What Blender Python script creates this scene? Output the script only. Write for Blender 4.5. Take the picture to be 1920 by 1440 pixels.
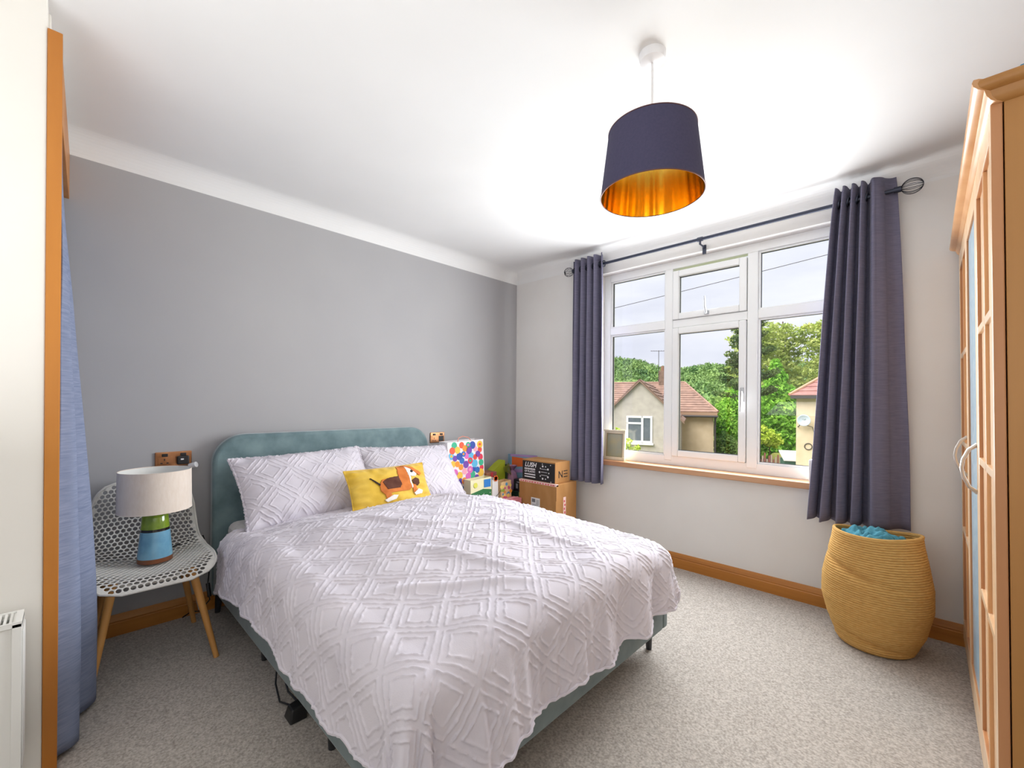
import bpy, bmesh, math, random
import numpy as np
from mathutils import Vector, Matrix

for o in list(bpy.data.objects):
    bpy.data.objects.remove(o)
SC = bpy.context.scene
COL = SC.collection
R = math.radians


def L(r, g, b):
    def f(c):
        c /= 255.0
        return c / 12.92 if c <= 0.04045 else ((c + 0.055) / 1.055) ** 2.4
    return (f(r), f(g), f(b), 1.0)


# ------------------------------------------------------------------ camera
CAM = Vector((3.098, -3.271, 1.25))
YAW, ROLL, FPX, PPY = 0.7675, 0.0083, 808.47, 754.9
fwd = Vector((-math.sin(YAW), math.cos(YAW), 0))
rgt = Vector((math.cos(YAW), math.sin(YAW), 0))
up = Vector((0, 0, 1))
r_ = math.cos(ROLL) * rgt + math.sin(ROLL) * up
u_ = -math.sin(ROLL) * rgt + math.cos(ROLL) * up
cd = bpy.data.cameras.new('camera')
cam = bpy.data.objects.new('camera', cd)
COL.objects.link(cam)
cd.sensor_width = 36
cd.lens = FPX / 1920 * 36
cd.shift_y = (PPY - 720) / 1920
cd.clip_start = 0.02
cd.clip_end = 2000
m = Matrix((r_, u_, -fwd)).transposed().to_4x4()
m.translation = CAM
cam.matrix_world = m
SC.camera = cam

# ------------------------------------------------------------------ world: overcast sky
wd = bpy.data.worlds.new('overcast_sky')
SC.world = wd
wd.use_nodes = True
nt = wd.node_tree
bg = nt.nodes['Background']
tc = nt.nodes.new('ShaderNodeTexCoord')
mp = nt.nodes.new('ShaderNodeMapping')
mp.inputs['Scale'].default_value = (1.6, 1.6, 6)
nz = nt.nodes.new('ShaderNodeTexNoise')
nz.inputs['Scale'].default_value = 2.2
nz.inputs['Detail'].default_value = 6
cr = nt.nodes.new('ShaderNodeValToRGB')
cr.color_ramp.elements[0].position = 0.3
cr.color_ramp.elements[0].color = L(212, 216, 230)
cr.color_ramp.elements[1].position = 0.7
cr.color_ramp.elements[1].color = L(236, 239, 246)
nt.links.new(tc.outputs['Generated'], mp.inputs['Vector'])
nt.links.new(mp.outputs['Vector'], nz.inputs['Vector'])
nt.links.new(nz.outputs['Fac'], cr.inputs['Fac'])
nt.links.new(cr.outputs['Color'], bg.inputs['Color'])
bg.inputs['Strength'].default_value = 1.2

# soft daylight over the gardens (bright overcast, sun behind the house)
sd = bpy.data.lights.new('sun', 'SUN')
sun = bpy.data.objects.new('sun', sd)
COL.objects.link(sun)
sd.energy = 7.5
sd.angle = R(60)
sd.color = (1.0, 0.975, 0.95)
sun.rotation_euler = Vector((0.25, 0.62, -0.75)).to_track_quat('-Z', 'Y').to_euler()

# daylight entering by the window
ad = bpy.data.lights.new('window_daylight', 'AREA')
win_l = bpy.data.objects.new('window_daylight', ad)
COL.objects.link(win_l)
ad.shape = 'RECTANGLE'
ad.size, ad.size_y = 1.66, 1.38
ad.energy = 86
ad.color = (0.93, 0.965, 1.0)
win_l.location = (1.91, 0.052, 1.50)
win_l.rotation_euler = Vector((0, -1, 0)).to_track_quat('-Z', 'Y').to_euler()

# added fill light: soft uplight behind the camera, bounced off the ceiling
bd = bpy.data.lights.new('fill_uplight', 'AREA')
back_l = bpy.data.objects.new('fill_uplight', bd)
COL.objects.link(back_l)
bd.shape = 'RECTANGLE'
bd.size, bd.size_y = 2.2, .8
bd.energy = 23
bd.color = (0.97, 0.985, 1.0)
back_l.location = (2.5, -3.95, 1.2)
back_l.rotation_euler = Vector((0, .25, 1)).to_track_quat('-Z', 'Y').to_euler()

SC.view_settings.view_transform = 'Standard'
SC.view_settings.look = 'None'
SC.view_settings.gamma = 1
SC.view_settings.exposure = 0.0
SC.view_settings.use_curve_mapping = False
SC.cycles.diffuse_bounces = 6
SC.cycles.max_bounces = 14
SC.cycles.transparent_max_bounces = 24
SC.cycles.sample_clamp_indirect = 8

# ------------------------------------------------------------------ materials
def mat(name, c1, c2=None, scale=8, stretch=(1, 1, 1), detail=3, lo=.3, hi=.7, rough=.6, metal=0,
        bump=0, bscale=None, bstretch=None, spec=.5, sheen=0, sss=0, alpha=None, coat=0, trl=0):
    M = bpy.data.materials.new(name)
    M.use_nodes = True
    n, l = M.node_tree.nodes, M.node_tree.links
    p = n['Principled BSDF']
    p.inputs['Roughness'].default_value = rough
    p.inputs['Metallic'].default_value = metal
    p.inputs['Specular IOR Level'].default_value = spec
    p.inputs['Coat Weight'].default_value = coat
    if sheen:
        p.inputs['Sheen Weight'].default_value = sheen
        p.inputs['Sheen Roughness'].default_value = .4
    p.inputs['Base Color'].default_value = c1
    t = n.new('ShaderNodeTexCoord')
    if c2 is not None:
        q = n.new('ShaderNodeMapping')
        q.inputs['Scale'].default_value = stretch
        z = n.new('ShaderNodeTexNoise')
        z.inputs['Scale'].default_value = scale
        z.inputs['Detail'].default_value = detail
        c = n.new('ShaderNodeValToRGB')
        c.color_ramp.elements[0].position = lo
        c.color_ramp.elements[0].color = c1
        c.color_ramp.elements[1].position = hi
        c.color_ramp.elements[1].color = c2
        l.new(t.outputs['Object'], q.inputs['Vector'])
        l.new(q.outputs['Vector'], z.inputs['Vector'])
        l.new(z.outputs['Fac'], c.inputs['Fac'])
        l.new(c.outputs['Color'], p.inputs['Base Color'])
    if bump:
        q = n.new('ShaderNodeMapping')
        q.inputs['Scale'].default_value = bstretch or stretch
        z = n.new('ShaderNodeTexNoise')
        z.inputs['Scale'].default_value = bscale or scale
        z.inputs['Detail'].default_value = 3
        b = n.new('ShaderNodeBump')
        b.inputs['Strength'].default_value = bump
        b.inputs['Distance'].default_value = .004
        l.new(t.outputs['Object'], q.inputs['Vector'])
        l.new(q.outputs['Vector'], z.inputs['Vector'])
        l.new(z.outputs['Fac'], b.inputs['Height'])
        l.new(b.outputs['Normal'], p.inputs['Normal'])
    if trl:
        tb = n.new('ShaderNodeBsdfTranslucent')
        mx = n.new('ShaderNodeMixShader')
        mx.inputs[0].default_value = trl
        src = p.inputs['Base Color'].links
        if src:
            l.new(src[0].from_socket, tb.inputs['Color'])
        else:
            tb.inputs['Color'].default_value = c1
        l.new(p.outputs[0], mx.inputs[1])
        l.new(tb.outputs[0], mx.inputs[2])
        l.new(mx.outputs[0], n['Material Output'].inputs['Surface'])
    return M


def glass_mat(name, tint=(1, 1, 1, 1), refl=.06):
    M = bpy.data.materials.new(name)
    M.use_nodes = True
    n, l = M.node_tree.nodes, M.node_tree.links
    n.remove(n['Principled BSDF'])
    t = n.new('ShaderNodeBsdfTransparent')
    t.inputs['Color'].default_value = tint
    g = n.new('ShaderNodeBsdfGlossy')
    g.inputs['Roughness'].default_value = 0.0
    fr = n.new('ShaderNodeFresnel')
    fr.inputs['IOR'].default_value = 1.3
    mx = n.new('ShaderNodeMixShader')
    l.new(fr.outputs[0], mx.inputs[0])
    l.new(t.outputs[0], mx.inputs[1])
    l.new(g.outputs[0], mx.inputs[2])
    l.new(mx.outputs[0], n['Material Output'].inputs['Surface'])
    return M


MT = {}
MT['ceiling'] = mat('ceiling_paint', L(236, 236, 235), L(231, 231, 230), scale=1.5, rough=.95, spec=.1, bump=.03, bscale=60)
MT['white_wall'] = mat('white_wall_paint', L(232, 230, 227), L(226, 223, 219), scale=2, rough=.9, spec=.15, bump=.04, bscale=50)
MT['cream_wall'] = mat('cream_wall_paint', L(236, 233, 226), L(231, 228, 221), scale=2, rough=.9, spec=.15, bump=.04, bscale=50)
MT['grey_wall'] = mat('grey_wall_paint', L(170, 169, 171), L(176, 175, 176), scale=1.3, rough=.75, spec=.25, bump=.05, bscale=40)
MT['carpet'] = mat('grey_carpet', L(150, 143, 135), L(200, 193, 185), scale=120, detail=10, lo=.30, hi=.70, rough=1, spec=.02, bump=.4, bscale=170)
MT['pine'] = mat('pine_trim', L(172, 104, 36), L(205, 136, 58), scale=5, stretch=(1, 1, .12), detail=6, rough=.38, spec=.4)
MT['pine_y'] = mat('pine_baseboard', L(164, 102, 38), L(196, 132, 58), scale=9, stretch=(1, .1, 2), detail=6, rough=.38, spec=.4)
MT['pine_x'] = mat('pine_baseboard_x', L(164, 102, 38), L(196, 132, 58), scale=9, stretch=(.1, 1, 2), detail=6, rough=.38, spec=.4)
MT['upvc'] = mat('white_plastic_frame', L(238, 239, 238), rough=.35, spec=.5)
MT['gasket'] = mat('dark_gasket', L(70, 72, 78), rough=.6)
MT['glass'] = glass_mat('window_glass')
MT['sill_wood'] = mat('sill_wood', L(176, 124, 86), L(202, 156, 116), scale=7, stretch=(.12, 1, 1), detail=5, rough=.3, spec=.5)
MT['chrome'] = mat('brushed_metal', L(190, 192, 196), rough=.3, metal=1)
MT['grey_metal'] = mat('grey_metal_dark', L(64, 66, 74), rough=.35, metal=.8)
MT['rod'] = mat('gunmetal_rod', L(60, 64, 78), rough=.4, metal=.6)
MT['curtain'] = mat('slate_curtain', L(112, 110, 132), L(126, 123, 144), scale=60, stretch=(.3, .3, 3), detail=4, rough=.85, spec=.15, bump=.25, bscale=220, sheen=.1, trl=.12)
MT['curtain_blue'] = mat('blue_grey_curtain', L(120, 130, 156), L(142, 151, 176), scale=50, stretch=(.3, .3, 4), detail=4, rough=.9, spec=.1, bump=.25, bscale=200)
MT['velvet'] = mat('teal_velvet', L(96, 118, 123), L(126, 148, 151), scale=9, detail=5, rough=.8, spec=.2, sheen=.6, bump=.06, bscale=40)
MT['bed_base'] = mat('teal_grey_weave', L(110, 123, 126), L(126, 139, 140), scale=14, detail=5, rough=.85, spec=.2, sheen=.3, bump=.1, bscale=300)
MT['dark_leg'] = mat('black_leg', L(42, 42, 46), rough=.45)
MT['mattress'] = mat('mattress_ticking', L(225, 222, 220), L(214, 211, 210), scale=30, rough=.9)
MT['duvet'] = mat('lilac_grey_cotton', L(206, 201, 210), L(216, 211, 219), scale=6, rough=.9, spec=.15, sheen=.1, bump=.15, bscale=350)
MT['mustard'] = mat('mustard_velvet', L(206, 166, 52), L(226, 190, 84), scale=10, rough=.8, spec=.2, sheen=.4, bump=.1, bscale=120)
MT['felt_orange'] = mat('felt_orange', L(200, 110, 48), L(212, 126, 62), scale=30, rough=.95)
MT['felt_brown'] = mat('felt_brown', L(84, 46, 34), L(98, 58, 42), scale=30, rough=.95)
MT['felt_white'] = mat('felt_white', L(240, 236, 230), L(228, 222, 216), scale=60, rough=.95)
MT['felt_dark'] = mat('felt_dark', L(50, 36, 34), rough=.95)
MT['chair_plastic'] = mat('white_chair_plastic', L(216, 214, 208), rough=.45, spec=.5)
MT['chair_leg'] = mat('beech_leg', L(196, 138, 72), L(214, 160, 92), scale=14, stretch=(1, 1, .12), detail=4, rough=.5)
MT['glaze_blue'] = mat('blue_glaze', L(96, 150, 182), L(128, 182, 208), scale=14, detail=5, rough=.12, spec=.6, coat=.4)
MT['glaze_green'] = mat('green_glaze', L(98, 128, 28), L(138, 164, 50), scale=18, detail=4, rough=.12, spec=.6, coat=.4)
MT['glaze_black'] = mat('black_glaze', L(30, 24, 22), rough=.15, coat=.4)
MT['glaze_brown'] = mat('brown_glaze', L(112, 62, 34), L(134, 78, 44), scale=20, rough=.25, coat=.3)
MT['linen'] = mat('cream_linen', L(240, 226, 212), L(246, 234, 222), scale=90, stretch=(1, 1, .3), rough=.9, bump=.1, bscale=250, trl=.15)
MT['white_in'] = mat('white_lining', L(240, 240, 236), rough=.8)
MT['black_plastic'] = mat('black_plastic', L(28, 28, 30), rough=.4)
MT['copper'] = mat('copper_plate', L(206, 150, 106), L(160, 108, 72), scale=14, rough=.28, metal=.8)
MT['white_plastic'] = mat('white_plastic', L(236, 236, 238), rough=.4)
MT['shade_navy'] = mat('navy_shade', L(70, 68, 92), L(76, 73, 97), scale=120, rough=.85, spec=.2, bump=.08, bscale=300)
MT['gold'] = mat('gold_foil', L(252, 214, 96), L(226, 176, 60), scale=5, stretch=(3, 3, .25), detail=3, rough=.22, metal=1, bump=.5, bscale=4, bstretch=(4, 4, .15))
MT['copper_rim'] = mat('copper_rim', L(104, 72, 70), rough=.4, metal=.5)
MT['beech'] = mat('beech_veneer', L(206, 150, 98), L(224, 174, 124), scale=8, stretch=(1, 1, .08), detail=6, rough=.3, spec=.5)
MT['beech_side'] = mat('beech_side', L(168, 116, 58), L(186, 134, 74), scale=9, stretch=(1, 1, .06), detail=6, rough=.45)
MT['beech_pale'] = mat('beech_door_sheen', L(230, 192, 150), L(240, 208, 172), scale=8, stretch=(1, 1, .08), detail=6, rough=.25, spec=.6)  # beech paled to paint in the white reflection on the doors
MT['beech_edge'] = mat('beech_edge_shade', L(182, 124, 80), L(198, 142, 96), scale=9, stretch=(1, 1, .08), detail=6, rough=.4)  # darker beech paints in the shade on door edges turned from the window
MT['frost'] = mat('frosted_glass_reflection', L(150, 184, 204), L(172, 202, 218), scale=26, detail=3, rough=.22, spec=.8, bump=.3, bscale=40)  # blue tint paints in the window light reflected by the door glass
MT['handle'] = mat('satin_handle', L(205, 196, 186), rough=.3, metal=.7)
MT['rope'] = mat('woven_rope', L(196, 152, 88), L(212, 170, 106), scale=40, stretch=(1, 1, 4), detail=4, rough=.9, spec=.1, bump=.2, bscale=250)
MT['teal_cloth'] = mat('teal_cloth', L(64, 130, 150), L(94, 164, 182), scale=14, rough=.95, bump=.3, bscale=120)
MT['radiator'] = mat('radiator_enamel', L(236, 236, 232), rough=.35)
MT['card'] = mat('brown_cardboard', L(172, 122, 68), L(186, 136, 82), scale=12, stretch=(1, 1, .4), rough=.85)
MT['card_dark'] = mat('cardboard_dark_line', L(96, 62, 34), rough=.9)
MT['label_white'] = mat('paper_white', L(232, 230, 232), rough=.8)
MT['ink'] = mat('black_ink', L(26, 25, 28), rough=.6)
MT['ink_grey'] = mat('grey_ink', L(120, 120, 126), rough=.6)
MT['tape_red'] = mat('red_tape_print', L(214, 86, 92), rough=.5)
MT['tape_pink'] = mat('pink_tape', L(240, 206, 200), rough=.5)


def plain(key, r, g, b, rough=.6, **k):
    if key not in MT:
        MT[key] = mat(key, L(r, g, b), rough=rough, **k)
    return MT[key]


# ------------------------------------------------------------------ building helpers
ROOT = {}


def tag(o, label=None, cat=None, group=None, kind=None):
    if label: o['label'] = label
    if cat: o['category'] = cat
    if group: o['group'] = group
    if kind: o['kind'] = kind
    return o


def thing(name, label, cat, loc=(0, 0, 0), rz=0, group=None, local=False, kind=None, rot=None):
    o = bpy.data.objects.new(name, None)
    o.empty_display_size = .05
    COL.objects.link(o)
    o.location = loc
    o.rotation_euler = (0, 0, rz)
    if rot is not None:
        o.rotation_euler = rot
    ROOT[o] = Vector((0, 0, 0)) if local else Vector(loc)
    return tag(o, label, cat, group, kind)


class MB:
    def __init__(s):
        s.v, s.f, s.m, s.mi = [], [], [], 0

    def add(s, vs, fs):
        k = len(s.v)
        s.v += [tuple(x) for x in vs]
        for f in fs:
            s.f.append([i + k for i in f])
            s.m.append(s.mi)
        return s

    def box(s, x0, x1, y0, y1, z0, z1):
        return s.add([(x0, y0, z0), (x1, y0, z0), (x1, y1, z0), (x0, y1, z0), (x0, y0, z1), (x1, y0, z1), (x1, y1, z1), (x0, y1, z1)],
                     [(0, 3, 2, 1), (4, 5, 6, 7), (0, 1, 5, 4), (1, 2, 6, 5), (2, 3, 7, 6), (3, 0, 4, 7)])

    def hexa(s, p):
        return s.add(p, [(0, 3, 2, 1), (4, 5, 6, 7), (0, 1, 5, 4), (1, 2, 6, 5), (2, 3, 7, 6), (3, 0, 4, 7)])

    def tube(s, pts, r, n=8, cap=True, closed=False):
        P = [Vector(p) for p in pts]
        N = len(P)
        rr = r if isinstance(r, (list, tuple)) else [r] * N
        vs, fs = [], []
        ref = Vector((0, 0, 1))
        prev = None
        for i in range(N):
            if closed:
                t = P[(i + 1) % N] - P[i - 1]
            else:
                t = P[min(i + 1, N - 1)] - P[max(i - 1, 0)]
            t.normalize()
            if prev is None:
                a = ref if abs(t.z) < .9 else Vector((1, 0, 0))
                a = (a - t * a.dot(t)).normalized()
            else:
                a = (prev - t * prev.dot(t)).normalized()
            prev = a
            b = t.cross(a)
            for k in range(n):
                w = 2 * math.pi * k / n
                vs.append(P[i] + (a * math.cos(w) + b * math.sin(w)) * rr[i])
        for i in range(N if closed else N - 1):
            j = (i + 1) % N
            for k in range(n):
                k2 = (k + 1) % n
                fs.append((i * n + k, i * n + k2, j * n + k2, j * n + k))
        if cap and not closed:
            fs.append(tuple(range(n - 1, -1, -1)))
            fs.append(tuple((N - 1) * n + k for k in range(n)))
        return s.add(vs, fs)

    def lathe(s, prof, c=(0, 0), n=48, cap0=False, cap1=False):
        vs, fs = [], []
        for (r, z) in prof:
            for k in range(n):
                w = 2 * math.pi * k / n
                vs.append((c[0] + r * math.cos(w), c[1] + r * math.sin(w), z))
        for i in range(len(prof) - 1):
            for k in range(n):
                k2 = (k + 1) % n
                fs.append((i * n + k, i * n + k2, (i + 1) * n + k2, (i + 1) * n + k))
        if cap0: fs.append(tuple(range(n - 1, -1, -1)))
        if cap1: fs.append(tuple((len(prof) - 1) * n + k for k in range(n)))
        return s.add(vs, fs)

    def prism(s, poly, f0, f1):
        """poly: 2D points; f0, f1 map a 2D point to the two faces"""
        n = len(poly)
        vs = [f0(*p) for p in poly] + [f1(*p) for p in poly]
        fs = [tuple(range(n - 1, -1, -1)), tuple(range(n, 2 * n))] + [(i, (i + 1) % n, n + (i + 1) % n, n + i) for i in range(n)]
        return s.add(vs, fs)

    def quad(s, a, b, c, d):
        return s.add([a, b, c, d], [(0, 1, 2, 3)])

    def disc(s, c, ax, ay, r, n=14):
        c, ax, ay = Vector(c), Vector(ax), Vector(ay)
        return s.add([c + ax * (r * math.cos(2 * math.pi * k / n)) + ay * (r * math.sin(2 * math.pi * k / n)) for k in range(n)], [tuple(range(n))])

    def build(s, name, mats, parent=None, smooth=False, bevel=0, seg=2, solid=0, angle=40, merge=False, autoloc=True, sub=0):
        me = bpy.data.meshes.new(name)
        off = Vector((0, 0, 0))
        if parent is not None:
            off = ROOT.get(parent, Vector((0, 0, 0)))
        elif autoloc:
            a = np.array(s.v)
            off = Vector(((a[:, 0].min() + a[:, 0].max()) / 2, (a[:, 1].min() + a[:, 1].max()) / 2, a[:, 2].min()))
        me.from_pydata([(x - off.x, y - off.y, z - off.z) for x, y, z in s.v], [], s.f)
        if not isinstance(mats, (list, tuple)): mats = [mats]
        for q in mats: me.materials.append(q)
        if any(s.m): me.polygons.foreach_set('material_index', s.m)
        return finish(name, me, parent, off, smooth, bevel, seg, solid, angle, merge, sub)


def finish(name, me, parent, off, smooth, bevel=0, seg=2, solid=0, angle=40, merge=False, sub=0):
    if merge:
        bm = bmesh.new()
        bm.from_mesh(me)
        bmesh.ops.remove_doubles(bm, verts=bm.verts, dist=merge if merge is not True else 1e-5)
        bmesh.ops.recalc_face_normals(bm, faces=bm.faces)
        bm.to_mesh(me)
        bm.free()
    me.update()
    if smooth:
        me.polygons.foreach_set('use_smooth', [True] * len(me.polygons))
        try:
            me.set_sharp_from_angle(angle=R(angle))
        except Exception:
            pass
    o = bpy.data.objects.new(name, me)
    COL.objects.link(o)
    if parent is not None:
        o.parent = parent
        ROOT[o] = off
    else:
        o.location = off
        ROOT[o] = off
    if bevel:
        b = o.modifiers.new('bevel', 'BEVEL')
        b.width = bevel
        b.segments = seg
        b.limit_method = 'ANGLE'
        b.angle_limit = R(35)
    if solid:
        b = o.modifiers.new('solid', 'SOLIDIFY')
        b.thickness = solid
        b.offset = 0
    if sub:
        b = o.modifiers.new('sub', 'SUBSURF')
        b.levels = b.render_levels = sub
    return o


def grid_obj(name, P, mats, parent=None, smooth=True, solid=0, wrap=False, autoloc=True, keep=None):
    """P: array (n, m, 3) -> one mesh"""
    n, m_ = P.shape[:2]
    V = P.reshape(-1, 3).astype(float)
    i, j = np.meshgrid(np.arange(n - 1), np.arange(m_ if wrap else m_ - 1), indexing='ij')
    j2 = (j + 1) % m_
    F = np.stack([i * m_ + j, i * m_ + j2, (i + 1) * m_ + j2, (i + 1) * m_ + j], -1).reshape(-1, 4)
    if keep is not None:
        F = F[keep.reshape(-1)]
        used = np.unique(F)
        mp_ = -np.ones(len(V), int)
        mp_[used] = np.arange(len(used))
        V, F = V[used], mp_[F]
    off = Vector((0, 0, 0))
    if parent is not None:
        off = ROOT.get(parent, off)
    elif autoloc:
        off = Vector(((V[:, 0].min() + V[:, 0].max()) / 2, (V[:, 1].min() + V[:, 1].max()) / 2, V[:, 2].min()))
    V = V - np.array(off)
    me = bpy.data.meshes.new(name)
    me.vertices.add(len(V))
    me.vertices.foreach_set('co', V.ravel())
    me.loops.add(F.size)
    me.loops.foreach_set('vertex_index', F.ravel())
    me.polygons.add(len(F))
    me.polygons.foreach_set('loop_start', np.arange(0, F.size, 4))
    me.polygons.foreach_set('loop_total', np.full(len(F), 4))
    me.update(calc_edges=True)
    if not isinstance(mats, (list, tuple)): mats = [mats]
    for q in mats: me.materials.append(q)
    if smooth: me.polygons.foreach_set('use_smooth', np.ones(len(F), bool))
    o = bpy.data.objects.new(name, me)
    COL.objects.link(o)
    if parent is not None:
        o.parent = parent
    else:
        o.location = off
    ROOT[o] = off
    if solid:
        b = o.modifiers.new('solid', 'SOLIDIFY')
        b.thickness = solid
        b.offset = 0
    return o


def vnoise(x, y, seed=0):
    """smooth value noise on arrays, range -1..1"""
    xi, yi = np.floor(x).astype(np.int64), np.floor(y).astype(np.int64)
    fx, fy = x - xi, y - yi
    fx, fy = fx * fx * (3 - 2 * fx), fy * fy * (3 - 2 * fy)

    def h(a, b):
        n = (a * 374761393 + b * 668265263 + seed * 974634777) & 0x7fffffff
        n = ((n ^ (n >> 13)) * 1274126177) & 0x7fffffff
        return ((n ^ (n >> 16)) & 0xffff) / 32767.5 - 1
    return (h(xi, yi) * (1 - fx) + h(xi + 1, yi) * fx) * (1 - fy) + (h(xi, yi + 1) * (1 - fx) + h(xi + 1, yi + 1) * fx) * fy


def sstep(a, b, x):
    t = np.clip((x - a) / (b - a), 0, 1)
    return t * t * (3 - 2 * t)


def normals(P):
    du = np.gradient(P, axis=0)
    dv = np.gradient(P, axis=1)
    n = np.cross(du, dv)
    return n / np.maximum(np.linalg.norm(n, axis=-1, keepdims=True), 1e-9)


def text_mesh(mb, body, origin, ax, ay, size, shear=0, bold=0):
    cu = bpy.data.curves.new('t', 'FONT')
    cu.body = body
    cu.size = size
    cu.shear = shear
    cu.offset = bold
    o = bpy.data.objects.new('t', cu)
    COL.objects.link(o)
    dg = bpy.context.evaluated_depsgraph_get()
    me = bpy.data.meshes.new_from_object(o.evaluated_get(dg))
    org, ax, ay = Vector(origin), Vector(ax), Vector(ay)
    mb.add([org + ax * v.co.x + ay * v.co.y for v in me.vertices], [tuple(p.vertices) for p in me.polygons])
    bpy.data.objects.remove(o)
    bpy.data.curves.remove(cu)
    bpy.data.meshes.remove(me)
    return mb


# ================================================================== the room
CZ, GZ, CR = 2.585, 2.474, 0.111       # ceiling, foot of the coving, coving radius
XR, YB = 3.92, -4.45                   # rear wall behind the wardrobe, back wall

st = lambda o: tag(o, kind='structure')
st(MB().box(-.2, XR + .2, YB - .2, .3, -.12, 0).build('floor', MT['carpet']))
st(MB().box(-.16, 0, YB, 0, 0, CZ + .1).build('wall_left', MT['grey_wall']))
WX0, WX1, WZ0, WZ1 = 1.005, 2.815, .735, 2.385
b = MB()
b.box(-.16, WX0, 0, .26, -.1, CZ + .1)
b.box(WX1, XR + .16, 0, .26, -.1, CZ + .1)
b.box(WX0, WX1, 0, .26, -.1, WZ0)
b.box(WX0, WX1, 0, .26, WZ1, CZ + .1)
st(b.build('wall_right', MT['white_wall']))
st(MB().box(XR, XR + .16, YB, 0, 0, CZ + .1).build('wall_rear', MT['white_wall']))
st(MB().box(-.16, XR + .16, YB - .16, YB, 0, CZ + .1).build('wall_back', MT['white_wall']))

# ceiling with a coved edge on the grey wall and the window wall
b = MB()
b.box(-.16, XR + .16, YB, .26, CZ + .001, CZ + .12)
b.quad((CR, -CR, CZ), (XR, -CR, CZ), (XR, YB, CZ), (CR, YB, CZ))
N = 10
arc = [(CR - CR * math.cos(a), GZ + CR * math.sin(a)) for a in [math.pi / 2 * i / N for i in range(N + 1)]]
for i in range(N):
    (d0, z0), (d1, z1) = arc[i], arc[i + 1]
    b.quad((d0, YB, z0), (d0, -d0, z0), (d1, -d1, z1), (d1, YB, z1))
    b.quad((d0, -d0, z0), (XR, -d0, z0), (XR, -d1, z1), (d1, -d1, z1))
st(b.build('ceiling', MT['ceiling'], smooth=True, angle=30))
# thin picture line where the coving meets the window wall
st(MB().box(.0, XR, -.006, 0, GZ + .055, GZ + .075).build('trim_3', MT['ceiling'], bevel=.003))

# skirting boards
def skirting(name, horizontal):
    prof = [(0, 0), (.022, 0), (.022, .066), (.017, .071), (.019, .077), (.013, .094), (.006, .107), (0, .108)]
    if horizontal:
        b = MB().prism(prof, lambda d, z: (0, -d, z), lambda d, z: (XR, -d, z))
        o = b.build(name, MT['pine_x'])
    else:
        b = MB().prism(prof, lambda d, z: (d, -.0, z), lambda d, z: (d, -3.27, z))
        o = b.build(name, MT['pine_y'])
    return st(o)


skirting('baseboard_left', False)
skirting('baseboard_right', True)

# closet recess on the left: end of the partition, bulkhead above, timber post and pelmet
b = MB()
b.box(.90, 1.0, YB, -3.318, 0, CZ)
b.box(0, .90, YB, -3.312, GZ, CZ)
st(b.build('wall_alcove', MT['cream_wall'], bevel=.004))
st(MB().box(.90, 1.003, -3.318, -3.283, 0, GZ).build('trim_1', MT['pine'], bevel=.002))
st(MB().hexa([(0, -3.295, 2.25), (.90, -3.318, 2.25), (.90, -3.285, 2.25), (0, -3.262, 2.25),
              (0, -3.295, GZ), (.90, -3.318, GZ), (.90, -3.285, GZ), (0, -3.262, GZ)]).build('trim_2', MT['pine'], bevel=.002))

# ------------------------------------------------------------------ window
win = thing('window_1', None, None, (1.91, 0, WZ0), kind='structure')
FY0, FY1 = .085, .150


def frame_rect(b, x0, x1, z0, z1, w, y0, y1, wb=None):
    wb = wb or w
    b.box(x0, x0 + w, y0, y1, z0, z1)
    b.box(x1 - w, x1, y0, y1, z0, z1)
    b.box(x0 + w, x1 - w, y0, y1, z1 - w, z1)
    b.box(x0 + w, x1 - w, y0, y1, z0, z0 + wb)


b = MB()
frame_rect(b, WX0, WX1, .762, WZ1, .062, FY0, FY1, .075)
b.build('frame', MT['upvc'], win, bevel=.004)
for x0, x1 in ((1.569, 1.631), (2.172, 2.240)):
    MB().box(x0, x1, FY0 - .004, FY1, .80, 2.325).build('mullion', MT['upvc'], win, bevel=.006)
for x0, x1 in ((1.067, 1.569), (1.631, 2.172), (2.240, 2.753)):
    MB().box(x0, x1, FY0 - .002, FY1, 1.852, 1.915).build('transom', MT['upvc'], win, bevel=.006)


def pane(x0, x1, z0, z1, y=.118, par=None):
    par = par or win
    p = MB().box(x0, x1, y, y + .004, z0, z1).build('pane', MT['glass'], par)
    g = MB()
    frame_rect(g, x0, x1, z0, z1, .007, y - .006, y + .010)
    g.build('gasket', MT['gasket'], par)
    return p


for x0, x1 in ((1.067, 1.569), (2.240, 2.753)):
    for z0, z1 in ((.837, 1.852), (1.915, 2.323)):
        b = MB()
        frame_rect(b, x0, x1, z0, z1, .012, .095, .112)
        b.build('glazing_bead', MT['upvc'], win, bevel=.003)
        pane(x0 + .006, x1 - .006, z0 + .006, z1 - .006)
# opening sashes
for z0, z1, nm in ((.837, 1.85, 'low'), (1.917, 2.30, 'top')):
    b = MB()
    frame_rect(b, 1.634, 2.168, z0, z1, .048, .07, .13)
    s = b.build('sash', MT['upvc'], win, bevel=.007)
    pane(1.676, 2.126, z0 + .044, z1 - .044, .104, s)
    if nm == 'low':
        h = MB()
        h.box(2.136, 2.158, .058, .072, 1.27, 1.37)
        h.tube([(2.147, .062, 1.335), (2.147, .045, 1.335)], .009)
        h.tube([(2.147, .04, 1.342), (2.146, .038, 1.28), (2.143, .04, 1.20)], [.010, .009, .007])
        h.build('handle', MT['chrome'], s, smooth=True)
    else:
        h = MB()
        h.box(1.885, 1.915, .056, .072, 1.925, 1.95)
        h.tube([(1.90, .05, 1.93), (1.892, .045, 1.98), (1.888, .05, 2.06)], [.008, .007, .006])
        h.build('handle', MT['chrome'], s, smooth=True)
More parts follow.
